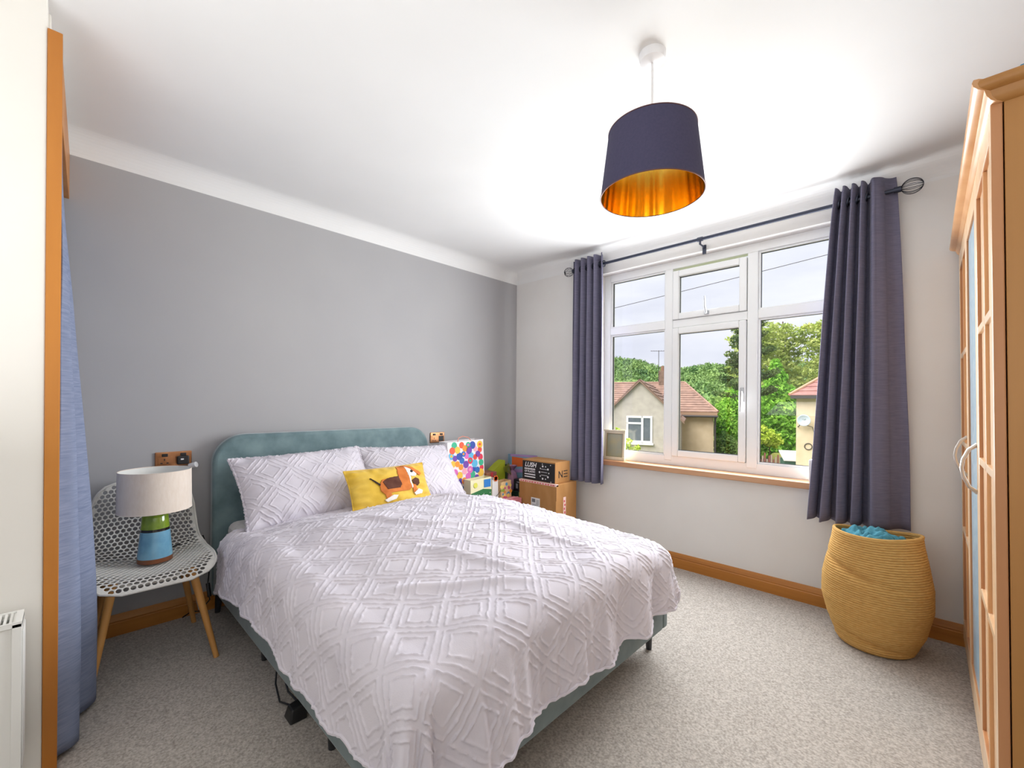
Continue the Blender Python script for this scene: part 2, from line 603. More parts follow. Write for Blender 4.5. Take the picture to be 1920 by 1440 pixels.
MB().box(WX0 - .0, WX1, -.048, .09, .722, .764).build('sill', MT['sill_wood'], win, bevel=.006)
MB().box(WX0, WX1, .15, .36, .70, .735).build('outer_sill', MT['upvc'], win, bevel=.004)

# ------------------------------------------------------------------ curtain pole and curtains
RZ, RY = 2.442, -.09
t = thing('curtain_pole', 'dark metal curtain pole with wire cage finials above the window', 'curtain pole', (1.9, -.09, RZ))
MB().tube([(.775, RY, RZ), (2.985, RY, RZ)], .0115, 12).build('pole', MT['rod'], t, smooth=True)
for cx, sg in ((.735, -1), (3.03, 1)):
    b = MB()
    for k in range(12):
        a = 2 * math.pi * k / 12
        b.tube([(cx + .045 * math.cos(q) * 1.0, RY + .040 * math.sin(q) * math.cos(a), RZ + .040 * math.sin(q) * math.sin(a))
                for q in [math.pi * i / 14 for i in range(15)]], .0016, 5)
    f = b.build('finial', MT['grey_metal'], t, smooth=True)
    MB().tube([(cx - sg * .044, RY, RZ), (cx - sg * .075, RY, RZ)], .016, 12).build('collar', MT['rod'], f, smooth=True)
b = MB()
b.box(1.893, 1.917, -.012, 0, RZ - .085, RZ - .02)
b.tube([(1.905, -.01, RZ - .035), (1.905, RY, RZ - .035)], .006)
b.tube([(1.905, RY, RZ - .035), (1.905, RY, RZ)], .008)
b.tube([(1.887, RY, RZ), (1.923, RY, RZ)], .016, 12)
b.build('bracket', MT['rod'], t, smooth=True)


def curtain(name, label, top, bot, zt, zb, y0, phase, amp_t, amp_b, mt, eyelets=(), grp=None, lean=0, zwave=0):
    t = thing(name, label, 'curtain', ((bot[0] + bot[1]) / 2, y0, zb), group=grp)
    nu, nv = 180, 44
    u = np.linspace(0, 1, nu)[:, None]
    v = np.linspace(0, 1, nv)[None, :]
    ph = np.interp(u, [p[0] for p in phase], [p[1] for p in phase])
    w = np.sin(ph * math.pi)
    w = np.sign(w) * np.abs(w) ** .75
    vv = v ** .8
    x = (top[0] + (top[1] - top[0]) * u) * (1 - vv) + (bot[0] + (bot[1] - bot[0]) * u) * vv
    amp = amp_t + (amp_b - amp_t) * v
    y = y0 + lean * v + amp * w + .006 * vnoise(u * 14 + 0 * v, v * 5, 3) * v
    x = x + .010 * np.cos(ph * math.pi * 2) * (v * .8 + .2) + .006 * vnoise(u * 9, v * 4 + 7, 5) * v
    z = zt + (zb - zt) * v + zwave * np.sin(ph * math.pi + 1) * v
    P = np.stack([x + 0 * v, y, z + 0 * u], -1)
    grid_obj('fabric', P, mt, t, solid=.004)
    hem = P[:, -1].copy()
    hem2 = P[:, -3].copy()
    b = MB()
    for i in range(nu - 1):
        pass
    for k in eyelets:
        i = int(k * (nu - 1))
        c = P[i, 0]
        ring = [(c[0] + .004 * math.sin(a), RY + .023 * math.cos(a), RZ + .023 * math.sin(a)) for a in [2 * math.pi * q / 16 for q in range(16)]]
        MB().tube(ring, .005, 6, closed=True).build('eyelet', MT['rod'], t, smooth=True)
    return t


curtain('window_curtain', 'slate grey eyelet curtain hanging between the grey corner and the window', (.79, 1.115), (.775, 1.135), 2.525, .565, -.095,
        [(0, .0), (.9, 9.0), (1, 9.5)], .040, .046, MT['curtain'], eyelets=(.05, .25, .45, .65, .86, .97), grp='window curtains')
curtain('window_curtain', 'slate grey eyelet curtain hanging behind the rope basket beside the wardrobe', (2.70, 2.965), (2.585, 3.045), 2.525, .56, -.10,
        [(0, -.4), (.58, 7.0), (.68, 7.7), (1, 8.6)], .040, .055, MT['curtain'], eyelets=(.04, .2, .36, .52, .75), grp='window curtains', zwave=.008)

# closet curtain: two pleats seen almost edge-on
t = thing('closet_curtain', 'blue grey curtain hanging to the floor behind the wooden post', 'curtain', (.6, -3.25, .02))
nu, nv = 150, 60
u = np.linspace(0, 1, nu)[:, None]
v = np.linspace(0, 1, nv)[None, :]
x = .03 + .93 * u + 0 * v
wv = (np.exp(-((u - .66) / .12) ** 2) * 1.0 + np.exp(-((u - .93) / .055) ** 2) * .50 + np.exp(-((u - .36) / .14) ** 2) * .5 + np.exp(-((u - .08) / .09) ** 2) * .35
      - np.exp(-((u - .825) / .055) ** 2) * .75 * sstep(.25, .6, v) - sstep(.96, 1.0, u) * .25)
y = -3.295 + .018 * sstep(0, .3, v) + (.008 + .092 * sstep(.05, .9, v)) * wv + .003 * vnoise(u * 20, v * 6, 2)
z = 2.27 + (.022 - 2.27) * v + 0 * u
grid_obj('fabric', np.stack([x, y, z], -1), MT['curtain_blue'], t, solid=.004)
MB().tube([(.0, -3.305, 2.275), (.92, -3.325, 2.275)], .01, 8).build('track', MT['white_plastic'], t, smooth=True)

# ------------------------------------------------------------------ radiator on the near left wall
t = thing('radiator', 'white panel radiator with slatted top grille on the near left wall', 'radiator', (1.09, -3.8, .12))
MB().box(1.115, 1.135, -4.25, -3.375, .12, .565).build('front_panel', MT['radiator'], t, bevel=.004)
MB().box(1.035, 1.05, -4.25, -3.375, .12, .565).build('rear_panel', MT['radiator'], t, bevel=.004)
b = MB()
b.box(1.03, 1.14, -3.378, -3.357, .12, .575)
for k in range(9):
    b.box(1.036 + k * .0115, 1.041 + k * .0115, -3.357, -3.354, .14, .55)
b.build('side_cover', MT['radiator'], t, bevel=.002)
b = MB()
b.box(1.03, 1.038, -4.25, -3.357, .565, .580)
b.box(1.132, 1.14, -4.25, -3.357, .565, .580)
b.box(1.038, 1.132, -3.372, -3.357, .565, .580)
k = -3.378
while k > -4.25:
    b.box(1.038, 1.132, k - .006, k, .566, .577)
    k -= .012
b.build('grille', MT['radiator'], t)
MB().box(1.0, 1.035, -3.9, -3.86, .2, .5).build('wall_bracket', MT['chrome'], t)

# ------------------------------------------------------------------ bed
Y0, Y1, XF = -2.665, -1.165, 2.165
bed = thing('double_bed', 'teal velvet upholstered double bed with rounded headboard against the grey wall', 'bed', (1.08, -1.91, 0))


def round_poly(x0, x1, z0, z1, r, n=10):
    pts = [(x0, z0), (x1, z0)]
    pts += [(x1 - r + r * math.cos(a), z1 - r + r * math.sin(a)) for a in [math.pi / 2 * i / n for i in range(n + 1)]]
    pts += [(x0 + r - r * math.sin(a), z1 - r + r * math.cos(a)) for a in [math.pi / 2 * i / n for i in range(n + 1)]]
    return pts


hp = round_poly(Y0 - .005, Y1 + .005, .10, 1.045, .17)
MB().prism(hp, lambda y, z: (.105, y, z), lambda y, z: (.025, y, z)).build('headboard', MT['velvet'], bed, smooth=True, bevel=.022, seg=4, angle=60)
for y0, y1 in ((Y0, Y0 + .05), (Y1 - .05, Y1)):
    MB().box(.10, XF, y0, y1, .135, .345).build('side_rail', MT['bed_base'], bed, bevel=.012, seg=3)
MB().box(XF - .05, XF, Y0 + .05, Y1 - .05, .135, .345).build('foot_rail', MT['bed_base'], bed, bevel=.012, seg=3)
MB().box(.10, XF - .05, Y0 + .05, Y1 - .05, .26, .30).build('slat_base', MT['dark_leg'], bed)
for lx, ly, dx, dy in ((XF - .075, Y1 - .06, -.01, .03), (XF - .075, Y0 + .06, -.01, -.03), (.09, Y0 + .035, 0, -.01), (.09, Y1 - .035, 0, .01),
                       (.80, Y0 + .07, 0, 0), (1.56, Y0 + .07, 0, 0), (.80, Y1 - .07, 0, 0), (1.56, Y1 - .07, 0, 0)):
    MB().tube([(lx, ly, .14), (lx + dx, ly + dy, 0)], [.022, .014], 10).build('leg', MT['dark_leg'], bed, smooth=True)
tag(MB().box(.11, XF - .06, Y0 + .06, Y1 - .06, .305, .535).build('mattress', MT['mattress'], bevel=.05, seg=4),
    'white mattress lying on the teal bed under the duvet', 'mattress')

# ------------------------------------------------------------------ duvet
def tuft(a, b_, cell, d0, d1, wd, seed=0):
    fa = a / cell - np.floor(a / cell)
    fb = b_ / cell - np.floor(b_ / cell)
    d = np.minimum(np.minimum(fa, 1 - fa), np.minimum(fb, 1 - fb)) * cell
    jit = .0022 * vnoise(a * 70, b_ * 70, seed + 11)
    r = np.exp(-((d - d0 + jit) / wd) ** 2) + np.exp(-((d - d1 - jit) / wd) ** 2)
    dash = .62 + .38 * vnoise(a * 95, b_ * 95, seed + 4)
    return r * dash


sx0, sx1 = .40, 2.10          # flat top of the bedding along the bed
ty0, ty1 = -2.605, -1.235      # across the bed
ns, nt_ = 640, 620
S = np.linspace(0, 1, ns)[:, None] + np.zeros((1, nt_))
T = np.linspace(0, 1, nt_)[None, :] + np.zeros((ns, 1))
hemL = .335 + .022 * vnoise(S * 11, S * 0 + .5, 8) + .012 * vnoise(S * 34, S * 0, 9) + .03 * sstep(.8, 1, S)
hemR = .24 + .015 * vnoise(S * 12, S * 0 + 3.5, 18)
hemF = .395 + .012 * vnoise(T * 16, T * 0 + 1.5, 28) + .008 * vnoise(T * 45, T * 0, 29) + .05 * sstep(.35, .05, T) - .10 * sstep(.72, 1.0, T)
s = sx0 + (sx1 + hemF - sx0) * S
tt = (ty0 - hemL) + (ty1 + hemR - (ty0 - hemL)) * T
a = np.maximum(s - sx1, 0)
bL = np.maximum(ty0 - tt, 0)
bR = np.maximum(tt - ty1, 0)
bb = bL + bR
dist = np.sqrt(a * a + bb * bb)
ang = np.arctan2(bb, a + 1e-9)
ox = np.where(dist > 0, a / np.maximum(dist, 1e-9), 0)
oy = np.where(dist > 0, (bR - bL) / np.maximum(dist, 1e-9), 0)
rc = .105
q = np.minimum(dist / rc, math.pi / 2 * .93)
hor = rc * np.sin(q)
drop = rc * (1 - np.cos(q))
rest = np.maximum(dist - rc * math.pi / 2 * .93, 0)
hor = hor + rest * math.cos(math.pi / 2 * .93)
drop = drop + rest * math.sin(math.pi / 2 * .93)
corner = np.sin(2 * ang) ** 2 * sstep(0, .1, dist)
drop = drop * (1 - .10 * corner)
hor = hor + corner * .03 * sstep(.1, .4, dist) * (bL > 0)
topz = .562 + .066 * sstep(.42, .95, s) - .012 * sstep(1.0, 1.5, s) - .035 * sstep(1.35, 2.05, s)
cxn = (tt - (ty0 + ty1) / 2) / 0.655
puff = .018 * (1 - np.clip(cxn, -1, 1) ** 2) - .02 * sstep(.62, 1.0, np.abs(cxn))
wr = .010 * vnoise(s * 3.1, tt * 3.3, 1) + .006 * vnoise(s * 7.3 + tt * 2, tt * 6.1 - s * 3, 2) + .0035 * vnoise(s * 15, tt * 13, 6)
# soft creases on the top
cre = np.zeros_like(s)
for (x0, y0, x1, y1, h, w) in ((1.02, -2.20, 1.30, -2.02, .018, .02), (1.28, -2.05, 1.42, -1.86, .014, .018), (1.55, -2.2, 1.95, -2.05, .014, .022),
                               (1.5, -1.7, 2.0, -1.62, .012, .022), (.8, -1.55, 1.3, -1.35, .010, .02), (1.75, -2.45, 2.05, -2.1, .014, .02)):
    dx, dy = x1 - x0, y1 - y0
    ll = math.hypot(dx, dy)
    al = ((s - x0) * dx + (tt - y0) * dy) / ll
    pe = (-(s - x0) * dy + (tt - y0) * dx) / ll
    cre += h * np.exp(-(pe / w) ** 2) * sstep(-.1, .08, al) * sstep(ll + .1, ll - .08, al)
X = np.minimum(s, sx1) + ox * hor
Yy = np.clip(tt, ty0, ty1) + oy * hor
Z = topz + puff + wr * (1 - .6 * sstep(.02, .2, dist)) + cre - drop
P = np.stack([X, Yy, Z], -1)
# hanging folds
foldF = .040 * vnoise(tt * 6.5, s * 1.2, 41) + .022 * vnoise(tt * 16, s * 1.5, 42) + .007 * vnoise(tt * 42, s * 3, 45)
foldL = .022 * vnoise(s * 6, tt * 1.2, 43) + .012 * vnoise(s * 15, tt * 1.5, 44)
wF = sstep(.06, .35, a) * (bb < .05)
wL = sstep(.06, .35, bb)
radial = .030 * np.sin(ang * 9 + .6) * sstep(.1, .4, dist) * corner
N3 = normals(P)
if N3[ns // 2, nt_ // 2, 2] < 0: N3 = -N3
P = P + N3 * (foldF * sstep(.06, .35, a) * (1 - sstep(0, .12, bb)) + foldL * wL * (1 - sstep(0, .12, a)) + radial)[..., None]
N3 = normals(P)
if N3[ns // 2, nt_ // 2, 2] < 0: N3 = -N3
ca, cb = (s + tt) / math.sqrt(2), (s - tt) / math.sqrt(2)
tf = tuft(ca + .008 * vnoise(s * 5, tt * 5, 31), cb + .008 * vnoise(s * 5, tt * 5, 32), .152, .0125, .037, .0030, 3)
P = P + N3 * (tf * .0068)[..., None]
du = thing('duvet', 'pale lilac grey duvet with tufted diamond pattern spread over the bed', 'duvet', (1.2, -1.91, .2))
grid_obj('cover', P, MT['duvet'], du)
b = MB()
edge = [P[i, 0] for i in range(0, ns, 3)] + [P[-1, j] for j in range(0, nt_, 3)] + [P[i, -1] for i in range(ns - 1, -1, -3)]
b.tube([tuple(e) for e in edge], .006, 6)
b.build('hem', MT['duvet'], du, smooth=True)


# ------------------------------------------------------------------ pillows
def pillow_points(w, h, th, n, m_, seed=0, pinch=.10):
    u = np.linspace(-1, 1, n)[:, None] + np.zeros((1, m_))
    v = np.linspace(-1, 1, m_)[None, :] + np.zeros((n, 1))
    x = u * w / 2 * (1 - pinch * .6 * (1 - np.abs(u) ** 2 * 0) * (1 - v * v) ** 1 * np.abs(u) ** 3 * -0 - pinch * (np.abs(u) ** 2) * (1 - v * v) * .5)
    y = v * h / 2 * (1 - pinch * (np.abs(v) ** 2) * (1 - u * u) * .5)
    e = np.clip((1 - np.abs(u) ** 2.6), 0, 1) ** .62 * np.clip((1 - np.abs(v) ** 2.6), 0, 1) ** .62
    z = th / 2 * e
    z = z + e ** .5 * (.010 * vnoise(u * 2.2 + seed, v * 2.1, seed) + .006 * vnoise(u * 5.1, v * 4.2 + seed, seed + 1))
    # gathered puckers near the seams
    z = z + .006 * np.sin(v * 19 + seed) * sstep(.55, .9, np.abs(u)) * e ** .4 + .005 * np.sin(u * 26 + seed) * sstep(.6, .92, np.abs(v)) * e ** .4
    return u, v, x, y, z


def frame_matrix(c, lean, yaw, roll=0):
    """width axis along world y, height axis leaning back to -x, normal towards the foot of the bed"""
    W = Vector((math.sin(yaw) * -1, math.cos(yaw), 0))
    Nn = Vector((math.cos(yaw), math.sin(yaw), 0))
    H = (Vector((0, 0, 1)) * math.cos(lean) - Nn * math.sin(lean)).normalized()
    Nf = W.cross(H)
    if roll:
        W, H = W * math.cos(roll) + H * math.sin(roll), H * math.cos(roll) - W * math.sin(roll)
    M_ = Matrix((W, H, Nf)).transposed().to_4x4()
    M_.translation = Vector(c)
    return M_


def make_pillow(name, label, c, w, h, th, lean, yaw, roll, mt, tufted=True, seed=0, grp=None, n=300, m_=200):
    t = thing(name, label, 'pillow' if tufted else 'cushion', (0, 0, 0), group=grp, local=True)
    t.matrix_world = frame_matrix(c, lean, yaw, roll)
    u, v, x, y, z = pillow_points(w, h, th, n, m_, seed)
    P = np.stack([x, y, z], -1)
    if tufted:
        N3 = normals(P)
        if N3[n // 2, m_ // 2, 2] < 0: N3 = -N3
        tf = tuft((x + y) / math.sqrt(2) + .03 * seed, (x - y) / math.sqrt(2), .148, .0125, .036, .0030, seed)
        P = P + N3 * (tf * .0055 * sstep(0, .01, z))[..., None]
    Bk = np.stack([x, y, -z * .8], -1)
    ff = grid_obj('cover' if tufted else 'front', P, mt, t)
    grid_obj('back', Bk[:, ::-1], mt, t)
    rim = [P[i, 0] for i in range(0, n, 2)] + [P[-1, j] for j in range(0, m_, 2)] + [P[i, -1] for i in range(n - 1, -1, -2)] + [P[0, j] for j in range(m_ - 1, -1, -2)]
    rng = random.Random(seed)
    b = MB()
    if tufted:   # frayed edging
        b.tube([(p[0] * (1 + rng.uniform(0, .012)), p[1] * (1 + rng.uniform(0, .02)), rng.uniform(-.004, .004)) for p in rim], [.005 + rng.uniform(0, .004) for p in rim], 5, closed=True)
    else:
        b.tube([tuple(p) for p in rim], .004, 6, closed=True)
    b.build('edging' if tufted else 'piping', mt, t, smooth=True)
    return t, u, v, P


make_pillow('pillow', 'pale lilac grey tufted pillow behind the mustard cushion, nearer the chair and lamp', (.335, -2.205, .735), .80, .47, .19, R(40), R(2), R(1.5), MT['duvet'], seed=1, grp='bed pillows')
make_pillow('pillow', 'pale lilac grey tufted pillow leaning beside the dotted gift bag', (.315, -1.452, .725), .74, .47, .17, R(42), R(-3), R(-2.5), MT['duvet'], seed=2, grp='bed pillows')
cu, u, v, P = make_pillow('dog_cushion', 'small mustard yellow cushion with an appliqued long-eared dog', (.575, -1.79, .690), .58, .285, .12, R(28), R(1), R(0), MT['mustard'], tufted=False, seed=5, n=260, m_=130)


def inpoly(px, py, poly):
    r = np.zeros(px.shape, bool)
    n = len(poly)
    for i in range(n):
        x0, y0 = poly[i]
        x1, y1 = poly[(i + 1) % n]
        c = ((y0 > py) != (y1 > py)) & (px < (x1 - x0) * (py - y0) / (y1 - y0 + 1e-12) + x0)
        r ^= c
    return r


uc = ((u[:-1, :-1] + u[1:, 1:]) / 2 - .04 + .09) / 1.06
vc = (v[:-1, :-1] + v[1:, 1:]) / 2 / .97
circle = lambda x, y, rx, ry: [(x + rx * math.cos(2 * math.pi * k / 16), y + ry * math.sin(2 * math.pi * k / 16)) for k in range(16)]
for nm, mt, h, poly in (
        ('dog_body', 'felt_orange', .003, [(-.29, .1), (-.22, .3), (.18, .36), (.19, .88), (.30, .93), (.40, .8), (.45, .2), (.43, -.25), (.36, -.38), (-.1, -.38), (-.08, -.64), (-.2, -.66), (-.23, -.4), (-.29, -.2)]),
        ('dog_saddle', 'felt_brown', .005, [(-.22, .2), (-.1, .33), (.17, .37), (.2, -.05), (.14, -.2), (-.15, -.2)]),
        ('dog_muzzle', 'felt_brown', .004, [(.48, .08), (.6, .2), (.68, .1), (.67, -.1), (.6, -.22), (.5, -.08)]),
        ('dog_face', 'felt_white', .005, [(.37, .86), (.5, .74), (.66, .42), (.62, .28), (.48, .28), (.42, .45)]),
        ('dog_ear', 'felt_orange', .007, [(.31, .93), (.45, .92), (.6, .74), (.8, .40), (.75, .30), (.64, .42), (.5, .70), (.36, .86)]),
        ('dog_leg', 'felt_orange', .004, [(.43, -.1), (.55, -.15), (.58, -.5), (.47, -.5)]),
        ('dog_paw', 'felt_white', .006, [(-.26, -.66), (-.06, -.5), (.05, -.54), (.0, -.7), (-.2, -.78)]),
        ('dog_paw', 'felt_white', .006, [(.47, -.54), (.6, -.38), (.70, -.48), (.67, -.62), (.5, -.66)]),
        ('dog_tail', 'felt_dark', .004, [(-.49, .44), (-.465, .45), (-.27, .10), (-.29, .03)]),
        ('dog_chest', 'felt_white', .0045, [(.41, .42), (.455, .4), (.465, -.25), (.43, -.32), (.425, 0)]),
        ('dog_eye', 'felt_dark', .007, circle(.53, .54, .035, .07))):
    keep = inpoly(uc, vc, poly)
    Q = P.copy()
    Q[..., 2] += h
    grid_obj(nm, Q, MT[mt], cu, keep=keep, solid=.003)

# ------------------------------------------------------------------ chair by the bed
ch = thing('side_chair', 'white perforated plastic chair with beech legs beside the bed', 'chair', (.34, -2.975, 0))
prof = np.array([(.640, .418), (.622, .440), (.585, .455), (.50, .458), (.40, .452), (.30, .446), (.225, .452), (.165, .485), (.130, .545), (.108, .63), (.090, .72), (.078, .80), (.074, .825)])
seg = np.r_[0, np.cumsum(np.hypot(*np.diff(prof, axis=0).T))]
SL = seg[-1]
fine = np.linspace(0, SL, 200)
pxs, pzs = np.interp(fine, seg, prof[:, 0]), np.interp(fine, seg, prof[:, 1])
for _ in range(6):
    pxs[1:-1] = (pxs[:-2] + 2 * pxs[1:-1] + pxs[2:]) / 4
    pzs[1:-1] = (pzs[:-2] + 2 * pzs[1:-1] + pzs[2:]) / 4


def cw(s_):
    w = np.interp(s_, [0, .12, .42, .50, .70, SL], [.222, .235, .24, .238, .22, .185])
    r = .10
    for e in (s_, SL - s_):
        if e < r: w = w - r + math.sqrt(max(r * r - (r - e) ** 2, 0))
    return w


def shell(p_, s_):
    s_ = min(max(s_, 0), SL)
    w = cw(s_)
    p_ = min(max(p_, -w), w)
    uu = p_ / .24
    x, z = float(np.interp(s_, fine, pxs)), float(np.interp(s_, fine, pzs))
    back = float(sstep(.40, .58, s_))
    z += (1 - back) * (.030 * uu * uu * float(sstep(0, .2, s_)) - .012 * (1 - abs(uu)) * float(sstep(.05, .2, s_)))
    x += back * .060 * uu * uu
    return (x, -2.978 + p_ * (1 - .06 * back * uu * uu), z)


b = MB()
d = .0238
rows = int(SL / (d * math.sqrt(3) / 2)) + 3
for r_i in range(-1, rows):
    s_c = r_i * d * math.sqrt(3) / 2
    for c_i in range(-12, 13):
        p_c = (c_i + (.5 if r_i % 2 else 0)) * d
        wv_ = cw(min(max(s_c, 0), SL))
        if abs(p_c) > wv_ + d * .9 or s_c < -d * .6 or s_c > SL + d * .6: continue
        outer = []
        for k in range(6):
            a0, a1 = R(30 + 60 * k), R(90 + 60 * k)
            q0 = (math.cos(a0) * d / math.sqrt(3), math.sin(a0) * d / math.sqrt(3))
            q1 = (math.cos(a1) * d / math.sqrt(3), math.sin(a1) * d / math.sqrt(3))
            outer += [q0, ((q0[0] + q1[0]) / 2, (q0[1] + q1[1]) / 2)]
        hole = abs(p_c) < wv_ - .019 and .019 < s_c < SL - .019
        vs = [shell(p_c + o_[0], s_c + o_[1]) for o_ in outer]
        if hole:
            vs += [shell(p_c + 0.40 * d * math.cos(R(30 + 30 * k)), s_c + 0.40 * d * math.sin(R(30 + 30 * k))) for k in range(12)]
            b.add(vs, [(k, (k + 1) % 12, 12 + (k + 1) % 12, 12 + k) for k in range(12)])
        else:
            b.add(vs, [tuple(range(12))])
sh = b.build('seat_shell', MT['chair_plastic'], ch, merge=1e-5, smooth=True, solid=.005, angle=50)
rim = []
for i in range(40): rim.append(shell(9, SL * i / 39))
for i in range(40): rim.append(shell(-9, SL * (39 - i) / 39))
MB().tube(rim, .0055, 7, closed=True).build('rim', MT['chair_plastic'], sh, smooth=True)
for fx, fy, tx, ty in ((.612, -2.752, .50, -2.835), (.612, -3.20, .50, -3.12), (.13, -2.76, .23, -2.84), (.13, -3.19, .23, -3.115)):
    MB().tube([(tx, ty, .43), (fx, fy, 0)], [.0185, .0115], 12).build('leg', MT['chair_leg'], ch, smooth=True)
for xx in (.50, .23):
    MB().tube([(xx, -2.835, .425), (xx, -2.90, .40), (xx, -3.055, .40), (xx, -3.12, .425)], .009, 8).build('cross_bar', MT['chair_plastic'], ch, smooth=True)
for yy in (-2.84, -3.118):
    MB().tube([(.50, yy, .41), (.23, yy, .41)], .008, 8).build('cross_bar', MT['chair_plastic'], ch, smooth=True)

# ------------------------------------------------------------------ table lamp on the chair
lx, ly, lz = .345, -2.957, .453
lp = thing('table_lamp', 'ceramic table lamp in blue and green glaze with cream drum shade on the chair', 'lamp', (lx, ly, lz))
MB().lathe([(.0, lz), (.066, lz), (.071, lz + .004), (.070, lz + .024)], (lx, ly), cap0=False).build('foot', MT['glaze_brown'], lp, smooth=True)
MB().lathe([(.0695, lz + .024), (.0665, lz + .06), (.062, lz + .11), (.0585, lz + .152)], (lx, ly)).build('body', MT['glaze_blue'], lp, smooth=True)
MB().lathe([(.0585, lz + .152), (.0575, lz + .158), (.0575, lz + .165)], (lx, ly)).build('band', MT['glaze_black'], lp, smooth=True)
MB().lathe([(.0575, lz + .165), (.0545, lz + .19), (.052, lz + .225), (.046, lz + .235), (.02, lz + .24)], (lx, ly)).build('neck', MT['glaze_green'], lp, smooth=True)
MB().lathe([(.011, lz + .235), (.011, lz + .30), (.018, lz + .302), (.018, lz + .35), (0, lz + .35)], (lx, ly), 20).build('lamp_holder', MT['chrome'], lp, smooth=True)
b = MB()
b.lathe([(.146, lz + .255), (.143, lz + .448)], (lx, ly), 64)
sh = b.build('lamp_shade', MT['linen'], lp, smooth=True)
MB().lathe([(.1445, lz + .256), (.1415, lz + .447)], (lx, ly), 64).build('lining', MT['white_in'], sh, smooth=True)
for zz, rr in ((lz + .255, .1455), (lz + .448, .1425)):
    MB().tube([(lx + rr * math.cos(2 * math.pi * k / 48), ly + rr * math.sin(2 * math.pi * k / 48), zz) for k in range(48)], .0018, 6, closed=True).build('shade_ring', MT['linen'], sh, smooth=True)
MB().tube([(lx - .06, ly + .02, lz + .012), (.22, -2.86, .475), (.10, -2.715, .47), (.14, -2.70, .40), (.20, -2.70, .34), (.17, -2.705, .20), (.20, -2.70, .13),
           (.13, -2.73, .05), (.06, -2.76, .035), (.05, -2.80, .01)], .0035, 6).build('cord', MT['black_plastic'], lp, smooth=True)
MB().tube([(.172, -2.704, .215), (.195, -2.70, .145)], .010, 8).build('cord_switch', MT['black_plastic'], lp, smooth=True)

# ------------------------------------------------------------------ sockets
def socket(y0, y1, z0, z1, label, full):
    t = thing('wall_socket', label, 'socket', (0, (y0 + y1) / 2, z0), group='copper sockets beside the bed')
    MB().box(0, .010, y0, y1, z0, z1).build('plate', MT['copper'], t, bevel=.004)
    w = y1 - y0
    for k in range(2):
        a0 = y0 + w * (.08 + .50 * k)
        i = MB().box(.008, .012, a0, a0 + w * .34, z0 + .012, z1 - .032).build('outlet', MT['black_plastic'] if k else MT['copper'], t, bevel=.001)
        p = MB()
        p.box(.011, .0135, a0 + w * .155, a0 + w * .185, z0 + .034, z0 + .046)
        p.box(.011, .0135, a0 + w * .06, a0 + w * .12, z0 + .018, z0 + .024)
        p.box(.011, .0135, a0 + w * .22, a0 + w * .28, z0 + .018, z0 + .024)
        p.build('pin_slot', MT['black_plastic'], i)
        MB().box(.009, .017, a0 + w * .10, a0 + w * .26, z1 - .026, z1 - .010).build('switch', MT['black_plastic'], t, bevel=.002)
    return t


socket(-2.923, -2.756, .872, .955, 'copper double wall socket above the chair and lamp', True)
socket(-1.08, -.93, .895, .985, 'copper double wall socket beside the dotted gift bag', False)
pg = thing('plug', 'black mains plug in the socket above the lamp', 'plug', (.014, -2.80, .905))
MB().box(.014, .040, -2.828, -2.772, .882, .930).build('plug_body', MT['black_plastic'], pg, bevel=.006)
MB().box(.040, .0408, -2.812, -2.798, .908, .916).build('rating_mark', MT['white_plastic'], pg)
pg = thing('charger_plug', 'white charger plug hanging under the copper socket by the headboard', 'plug', (.03, -2.745, .84))
MB().tube([(.03, -2.768, .868), (.055, -2.742, .878)], .016, 12).build('plug_body', MT['white_plastic'], pg, smooth=True)
MB().tube([(.03, -2.768, .868), (.02, -2.775, .80), (.012, -2.77, .55), (.012, -2.75, .2), (.03, -2.72, .02)], .0025, 6).build('cable', MT['white_plastic'], pg, smooth=True)

# extension lead and cables under the bed edge
ex = thing('extension_lead', 'black extension lead lying on the carpet under the bed edge', 'extension lead', (1.31, -2.625, 0))
MB().hexa([(1.27, -2.665, 0), (1.345, -2.665, 0), (1.345, -2.60, 0), (1.27, -2.60, 0), (1.285, -2.655, .05), (1.335, -2.655, .05), (1.335, -2.60, .06), (1.285, -2.60, .06)]).build('block', MT['black_plastic'], ex, bevel=.006)
MB().tube([(1.28, -2.63, .03), (1.2, -2.655, .02), (1.1, -2.64, .04), (1.0, -2.60, .10), (.9, -2.58, .13)], .004, 6).build('cable', MT['black_plastic'], ex, smooth=True)
MB().tube([(1.285, -2.62, .05), (1.22, -2.63, .06), (1.12, -2.62, .10), (1.05, -2.59, .14)], .004, 6).build('cable', MT['black_plastic'], ex, smooth=True)

# ------------------------------------------------------------------ pendant light
px, py = 2.333, -1.722
pd = thing('pendant_light', 'navy drum pendant shade with gold foil inside hanging from the ceiling', 'pendant light', (px, py, 2.03))
MB().lathe([(0, CZ - .038), (.030, CZ - .037), (.045, CZ - .028), (.049, CZ - .012), (.050, CZ)], (px, py)).build('ceiling_rose', MT['white_plastic'], pd, smooth=True)
MB().tube([(px, py, CZ - .03), (px, py, 2.26)], .0042, 8).build('cord', MT['white_plastic'], pd, smooth=True)
zt, zb = 2.287, 2.045
s_o = MB().lathe([(.190, zb), (.161, zt)], (px, py), 96).build('shade', MT['shade_navy'], pd, smooth=True)
rng = random.Random(4)
n = 144
b = MB()
vs, fs = [], []
for i in range(7):
    f = i / 6
    for k in range(n):
        a = 2 * math.pi * k / n
        rr = (.1885 + (.1595 - .1885) * f) - .0016 * abs(math.sin(a * 9 + 1.3 * math.sin(a * 4))) - .0008 * math.sin(a * 31)
        vs.append((px + rr * math.cos(a), py + rr * math.sin(a), zb + (zt - zb) * f))
for i in range(6):
    for k in range(n):
        fs.append((i * n + k, (i + 1) * n + k, (i + 1) * n + (k + 1) % n, i * n + (k + 1) % n))
b.add(vs, fs)
